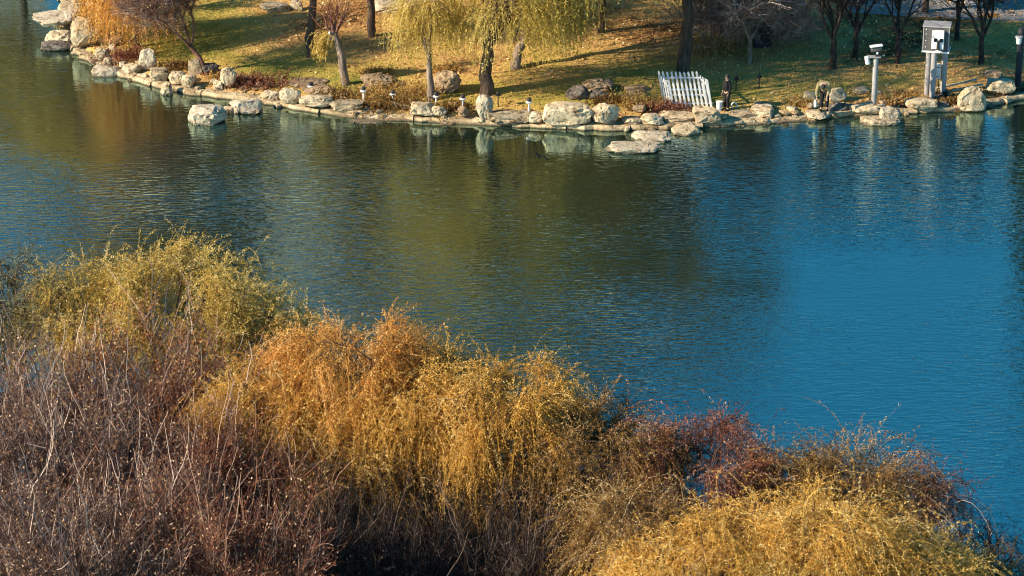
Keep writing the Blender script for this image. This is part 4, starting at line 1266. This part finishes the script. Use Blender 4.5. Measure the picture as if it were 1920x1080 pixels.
def standing_person():
    p = on(1362, 207)
    r = empty('person', (p[0], p[1], p[2] + .02), 'person in black clothes standing beside the white picket pen', 'person', None, rz=math.radians(-55))
    r.scale = (1.06, 1.06, 1.06)
    J = [(0, .0, .93, .12), (0, .0, 1.12, .125), (0, .01, 1.30, .135), (0, .01, 1.43, .09), (0, -.005, 1.50, .052), (0, -.03, 1.58, .085), (0, -.03, 1.66, .085),
         (.09, 0, .88, .095), (.10, -.02, .48, .066), (.10, .02, .08, .047), (.10, -.12, .035, .038),
         (-.09, 0, .88, .095), (-.10, -.02, .48, .066), (-.10, .02, .08, .047), (-.10, -.12, .035, .038),
         (.19, .01, 1.38, .06), (.23, .02, 1.10, .046), (.20, -.09, .86, .034), (-.19, .01, 1.38, .06), (-.23, .02, 1.10, .046), (-.20, -.09, .86, .034)]
    E = [(0, 1), (1, 2), (2, 3), (3, 4), (4, 5), (5, 6), (0, 7), (7, 8), (8, 9), (9, 10), (0, 11), (11, 12), (12, 13), (13, 14), (3, 15), (15, 16), (16, 17), (3, 18), (18, 19), (19, 20)]
    link('body', skin_mesh(J, E, M['skin']), r)
    JT = [(0, 0, .95, .15), (.09, 0, .84, .115), (.10, -.02, .48, .085), (.10, .02, .10, .072), (-.09, 0, .84, .115), (-.10, -.02, .48, .085), (-.10, .02, .10, .072)]
    link('trousers', skin_mesh(JT, [(0, 1), (1, 2), (2, 3), (0, 4), (4, 5), (5, 6)], M['trousers']), r)
    JJ = [(0, 0, .86, .17), (0, 0, 1.10, .165), (0, .01, 1.30, .18), (0, .01, 1.44, .10), (.19, .01, 1.38, .085), (.235, .02, 1.10, .07), (.205, -.08, .90, .055), (-.19, .01, 1.38, .085), (-.235, .02, 1.10, .07), (-.205, -.08, .90, .055)]
    link('coat', skin_mesh(JJ, [(0, 1), (1, 2), (2, 3), (3, 4), (4, 5), (5, 6), (3, 7), (7, 8), (8, 9)], M['trousers']), r)
    hair = MB().ball((0, .015, 1.665), .108, (.98, 1.02, 1.05), 16).build('hair', M['hair'], r)
    for x in (-.035, .035):
        MB().ball((x, -.108, 1.635), .012, n=8).build('eye', M['black'], r)
    MB().box((0, -.116, 1.605), (.022, .03, .04), bevel=.006).build('nose', M['skin'], r)
    MB().box((0, -.108, 1.565), (.05, .012, .012), bevel=.004).build('mouth', M['bark_red'], r)
    for x in (.10, -.10):
        MB().ball((x, -.05, .04), .07, (.85, 1.9, .7)).build('shoe', M['black'], r)
    for sx, (hx, hy, hz) in ((1, (.20, -.09, .86)), (-1, (-.20, -.09, .86))):
        jj = [(hx, hy, hz, .03), (hx, hy - .02, hz - .07, (.026, .042))]
        ee = [(0, 1)]
        for k in range(4):
            o = (k - 1.5) * .022; n = len(jj); ln = (.07, .085, .08, .06)[k]
            jj += [(hx, hy + o - .02, hz - .10, .011), (hx - sx * .005, hy + o - .025, hz - .10 - ln * .5, .010), (hx - sx * .02, hy + o - .02, hz - .10 - ln, .008)]
            ee += [(1, n), (n, n + 1), (n + 1, n + 2)]
        n = len(jj)
        jj += [(hx - sx * .01, hy - .065, hz - .05, .012), (hx - sx * .02, hy - .08, hz - .095, .010)]
        ee += [(1, n), (n, n + 1)]
        link('hand', skin_mesh(jj, ee, M['skin'], 1), r)


standing_person()


def bird():
    q = at(1012, 294, .9)
    bm = bmesh.new()
    prof = [(-.26, .01), (-.16, .035), (-.02, .055), (.10, .05), (.17, .035), (.22, .012)]
    rings = []
    for x, rr in prof:
        rings.append([bm.verts.new((x, math.cos(a) * rr, math.sin(a) * rr * .8)) for a in np.linspace(0, 6.283, 8, endpoint=False)])
    for i in range(len(rings) - 1):
        for j in range(8): bm.faces.new((rings[i][j], rings[i][(j + 1) % 8], rings[i + 1][(j + 1) % 8], rings[i + 1][j]))
    bm.faces.new(rings[0]); bm.faces.new(rings[-1][::-1])
    for s in (-1, 1):
        top = [bm.verts.new(v) for v in ((.10, s * .03, .03), (-.08, s * .03, .03), (-.06, s * .22, .10), (.09, s * .20, .11), (-.10, s * .42, .04), (.0, s * .44, .05))]
        bot = [bm.verts.new((v.co.x, v.co.y, v.co.z - .012)) for v in top]
        for a, c, d, e in ((0, 1, 2, 3), (3, 2, 4, 5)):
            bm.faces.new((top[a], top[c], top[d], top[e])); bm.faces.new((bot[e], bot[d], bot[c], bot[a]))
        for a, c in ((0, 3), (3, 5), (5, 4), (4, 2), (2, 1), (1, 0)): bm.faces.new((top[a], top[c], bot[c], bot[a]))
    bmesh.ops.recalc_face_normals(bm, faces=bm.faces)
    me = bpy.data.meshes.new('bird'); bm.to_mesh(me); bm.free(); me.materials.append(M['black'])
    o = link('bird', me, None, q); o.rotation_euler = (.25, .1, 1.2)
    tag(o, 'small dark bird flying low over the water below the long flat slab', 'bird')


bird()

# ------------------------------------------------------------------ undergrowth on the far bank
def tuft(X, Y, w, h, mat, seed, lb, name='dry_shrub', cat='shrub', n=190, up=.9, width=.03):
    p = on(X, Y); rg = R(seed)
    o_ = rg.normal(0, 1, (n, 3)) * [w * .32, w * .22, 0]
    z = gheight(p[0] + o_[:, 0], p[1] + o_[:, 1]) - p[2]; o_[:, 2] = np.maximum(z, -.3)
    D = rg.normal(0, .55, (n, 3)) + [0, 0, up]
    S = grow(o_, D, h * rg.uniform(.6, 1.2, n), 4, .10, .14, rg)
    tt = np.clip(rg.normal(.5, .22, n), 0, 1)
    v, f, t = join([ribbons(S, width, .012, rg, tt), leaves(S, 10, .10, .05, rg, tt, 1.0)])
    tag(link(name, mesh_np(name, v, f, t, [mat]), None, tuple(p)), lb, cat, 'dry plants on the far bank')


TUFTS = [
    (500, 160, 2.6, .7, 'redbrown', 'reddish brown shrub patch behind the cream blocks'), (452, 158, 1.8, .6, 'redbrown', 'small reddish shrub right of the pale stone pair'),
    (640, 184, 2.2, .5, 'brown', 'brown shrub behind the stepped blocks'), (712, 178, 2.2, .7, 'drygrass', 'tan dry shrub below the grassy boulder'),
    (708, 204, 1.8, .5, 'brown', 'low brown shrub right of the first bollard lamp'), (755, 200, 2.0, .6, 'brown', 'brown shrub left of the flat topped block'),
    (790, 176, 1.6, .8, 'drygrass', 'tall dry grass around the slender pale willow'), (848, 206, 1.6, .5, 'brown', 'brown shrub between the lamps left of the great willow'),
    (706, 140, 1.3, .4, 'drygrass', 'dry grass on top of the brown boulder right of the pruned tree'), (838, 134, 1.0, .35, 'drygrass', 'dry grass behind the rounded brown boulder'),
    (1205, 200, 2.0, .7, 'drygrass', 'bright straw coloured grass clump left of the picket pen'), (1235, 206, 1.5, .5, 'redbrown', 'reddish dry plants below the picket pen'),
    (1262, 206, 1.5, .45, 'redbrown', 'low reddish plants at the front of the picket pen'), (1140, 190, 1.8, .4, 'brown', 'low brown plants behind the big cream boulder'),
    (1500, 196, 1.0, .22, 'drygrass', 'short dry grass left of the bending person'), (1690, 184, 2.2, .16, 'drygrass', 'short golden grass left of the equipment posts'),
    (240, 110, 2.2, .9, 'redbrown', 'reddish twiggy shrub left of the standing stone'), (212, 62, 2.0, .9, 'brown', 'brown shrub behind the brown block'),
    (140, 46, 1.5, .7, 'brown', 'brown shrub behind the tallest pale rock'), (330, 128, 1.6, .5, 'brown', 'brown low shrub left of the small leaning tree'),
    (1078, 240, 1.0, .3, 'brown', 'brown roots hanging over the kerb below the squared boulder'), (1335, 96, 2.0, .9, 'drygrass', 'pale dry stems at the foot of the thicket'),
    (1780, 192, 1.0, .3, 'brown', 'dark weeds right of the equipment posts'), (420, 150, 1.2, .4, 'drygrass', 'dry grass behind the pale stone pair'),
]
for i, (X, Y, w, h, m, lb) in enumerate(TUFTS):
    tuft(X, Y, w, h, M[m], 500 + i, lb)

# lawn cover
rg = R(3)
n = 125000
x = rg.uniform(-31, 36, n); y = rg.uniform(134, 184, n)
d = sdist(x, y)
kp = d > .9; x, y, d = x[kp], y[kp], d[kp]; n = len(x)
z = gheight(x, y); gm = green_map(x, y)
P = np.stack([x, y, z - .01], -1)
D = unit(rg.normal(0, .5, (n, 3)) + [0, 0, 1.0]); S = unit(np.cross(D, rg.normal(size=(n, 3))))
l = rg.uniform(.06, .16, (n, 1)); w = rg.uniform(.03, .06, (n, 1))
V = np.stack([P - S * w * .5, P + S * w * .5, P + D * l], 1).reshape(-1, 3)
tt = np.repeat(np.clip(gm + rg.normal(0, .16, n), 0, 1), 3)
tag(link('grass', mesh_np('grass', V, np.arange(n * 3).reshape(n, 3), tt, [M['grassblade']])), 'short green and yellow grass on the far lawn', 'grass', None, 'stuff')
n = 42000
x = rg.uniform(-31, 36, n); y = rg.uniform(134, 184, n)
d = sdist(x, y); gm = green_map(x, y)
kp = (d > .8) & (rg.random(n) > gm * 1.25); x, y = x[kp], y[kp]; n = len(x)
P = np.stack([x, y, gheight(x, y) + .05], -1)
T1 = unit(rg.normal(size=(n, 3)) * [1, 1, .45]); T2 = unit(np.cross(T1, rg.normal(size=(n, 3))))
l = rg.uniform(.05, .12, (n, 1))
V = np.stack([P - T1 * l, P - T2 * l * .6, P + T1 * l, P + T2 * l * .6], 1).reshape(-1, 3)
tag(link('fallen_leaves', mesh_np('fallen_leaves', V, np.arange(n * 4).reshape(n, 4), np.repeat(rg.uniform(0, 1, n), 4), [M['litter']])), 'orange brown fallen leaves scattered over the lawn', 'leaves', None, 'stuff')

# ------------------------------------------------------------------ near bank: willows and bare trees in the foreground
GW, GB = 'weeping willows on the near bank', 'bare trees on the near bank'
WIL = [
    # top x, y, H, R, material, label, strands, options
    (12, 452, 9.0, 2.6, 'greygreen', 'dark grey green willow at the left edge beside the patch of blue water', 900, dict(per=20)),
    (318, 436, 9.5, 4.3, 'olive', 'broad olive yellow willow, farthest of the near bank trees', 2500, {}),
    (165, 480, 8.6, 3.0, 'olive', 'olive willow left shoulder beside the broad olive one', 1400, {}),
    (478, 535, 8.0, 2.4, 'olive', 'smaller olive willow on the right slope of the broad olive one', 1100, {}),
    (645, 566, 9.5, 3.3, 'orange', 'tall orange topped willow left of centre', 2400, {}),
    (505, 650, 8.0, 2.5, 'gold', 'golden willow left in front of the orange topped willow', 1500, {}),
    (775, 630, 8.6, 3.0, 'gold', 'golden willow right of the orange topped willow', 1900, {}),
    (700, 690, 7.6, 2.6, 'gold', 'golden willow in front of the orange topped willow', 1500, {}),
    (955, 655, 8.5, 2.9, 'gold', 'golden willow with pale arching tips at the centre', 2000, {}),
    (860, 640, 7.8, 2.0, 'brown', 'thin brown willow between the two central golden willows', 700, dict(per=14)),
    (1150, 745, 7.6, 2.5, 'brown', 'brown willow with green tinge right of the central golden willow', 1300, {}),
    (1325, 775, 7.4, 2.7, 'redbrown', 'red tipped willow at the middle of the near bank', 1500, {}),
    (1480, 835, 6.8, 2.0, 'brown', 'low brown willow between the red tipped willow and the pale stranded one', 900, {}),
    (1600, 824, 7.2, 2.1, 'brown', 'brown willow with pale hanging strands standing against the water', 1100, dict(sl=(2, 4.0))),
    (1725, 848, 6.8, 2.0, 'redbrown', 'greyish red thin willow second from the right end', 700, dict(per=12)),
    (1845, 965, 5.4, 1.9, 'darktwig', 'dark sparse weeping willow at the right end of the near bank', 480, dict(per=5, sl=(1.5, 3.5))),
    (1195, 895, 6.8, 2.2, 'brown', 'brown gold willow below the brown one right of centre', 1100, dict(tintc=.7)),
    (1395, 925, 7.4, 2.6, 'gold', 'golden willow below the red tipped willow', 1700, {}),
    (1562, 906, 8.0, 2.4, 'gold', 'golden willow with a combed dome, tallest of the lower right group', 1700, dict(g=.5)),
    (1705, 975, 6.8, 2.2, 'gold', 'golden willow at the right of the lower right group', 1300, {}),
    (1280, 985, 7.0, 2.8, 'gold', 'golden willow at the bottom edge, left of the lower right group', 1700, {}),
    (1500, 1010, 6.8, 2.6, 'olive', 'olive gold willow at the bottom edge of the lower right group', 1600, {}),
    (1805, 1010, 5.6, 1.7, 'brown', 'small brown willow at the bottom right corner by the water', 700, {}),
    (1640, 1060, 6.0, 2.2, 'gold', 'golden willow at the bottom edge, right of the olive gold one', 1000, {}),
    (620, 800, 6.4, 2.0, 'brown', 'shaded brown willow under the golden willows, left one', 600, dict(per=12)),
    (790, 810, 6.2, 2.0, 'brown', 'shaded brown willow under the golden willows, middle one', 600, dict(per=12)),
    (960, 830, 6.0, 2.0, 'brown', 'shaded brown willow under the golden willows, right one', 600, dict(per=12)),
]
for i, (X, Y, H, Rd, m, lb, ns, op) in enumerate(WIL):
    o = dict(sl=(.9, 2.6), per=34, rw=(.013, .006), lf=(.082, .030), trunk_r=.16, n_limb=9, n_sub=8, up=.42, nseg=5, g=.52, sj=.10, feather=.3)
    if m in ('gold', 'orange'): o['feather'] = .2
    if Y > 890: o.update(feather=.12, sl=(1.3, 3.1), g=.55, up=.55)
    o.update(op)
    willow('weeping_willow', lb, 'tree', top_at(X, Y, H), H * .97, Rd * 1.12, M[m], M['bark'], 700 + i, GW, n_str=int(ns * .95), **o)
BAR = [
    (60, 600, 9.0, 3.2, 'purple', 'pale branched bare tree at the left edge below the dark willow', 5200, {}),
    (235, 600, 8.6, 3.4, 'purple', 'bare tree with orange red leaves left of the golden willows', 4600, dict(leaf='redleaf', n_leaf=20000)),
    (385, 640, 8.2, 2.8, 'purple', 'bare tree with rusty leaves touching the golden willow', 4200, dict(leaf='redleaf', n_leaf=12000)),
    (20, 740, 8.0, 3.0, 'purple', 'bare greyish tree at the left edge, second row', 4800, {}),
    (175, 745, 8.0, 3.2, 'purple', 'bare purple brown tree in the middle of the left group', 5200, dict(n_leaf=12000)),
    (340, 765, 7.8, 3.2, 'redbrown', 'bare reddish tree in front of the leafy red one', 5200, {}),
    (480, 800, 7.0, 2.8, 'redbrown', 'bare dark red tree at the foot of the golden willow', 4400, {}),
    (90, 900, 7.4, 3.0, 'purple', 'bare tree at the bottom left corner', 4800, {}),
    (260, 910, 7.2, 3.0, 'purple', 'bare upright tree at the bottom edge of the left group', 4800, {}),
    (420, 930, 7.0, 3.0, 'redbrown', 'bare spreading tree at the bottom edge, right of the upright one', 4600, {}),
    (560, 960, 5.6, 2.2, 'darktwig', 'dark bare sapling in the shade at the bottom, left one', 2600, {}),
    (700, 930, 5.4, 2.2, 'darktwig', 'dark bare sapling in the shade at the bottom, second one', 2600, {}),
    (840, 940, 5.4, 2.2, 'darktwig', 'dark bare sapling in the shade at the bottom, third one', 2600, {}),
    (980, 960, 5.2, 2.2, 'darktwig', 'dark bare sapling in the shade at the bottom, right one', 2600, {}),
]
for i, (X, Y, H, Rd, m, lb, nt_, op) in enumerate(BAR):
    o = dict(leaf='speck', n_leaf=11000, lf=(.09, .055), shoots=110)
    if m == 'darktwig': o.update(leaf='darktwig', n_leaf=2500, shoots=40)
    o.update(op)
    o['leaf'] = M[o['leaf']]
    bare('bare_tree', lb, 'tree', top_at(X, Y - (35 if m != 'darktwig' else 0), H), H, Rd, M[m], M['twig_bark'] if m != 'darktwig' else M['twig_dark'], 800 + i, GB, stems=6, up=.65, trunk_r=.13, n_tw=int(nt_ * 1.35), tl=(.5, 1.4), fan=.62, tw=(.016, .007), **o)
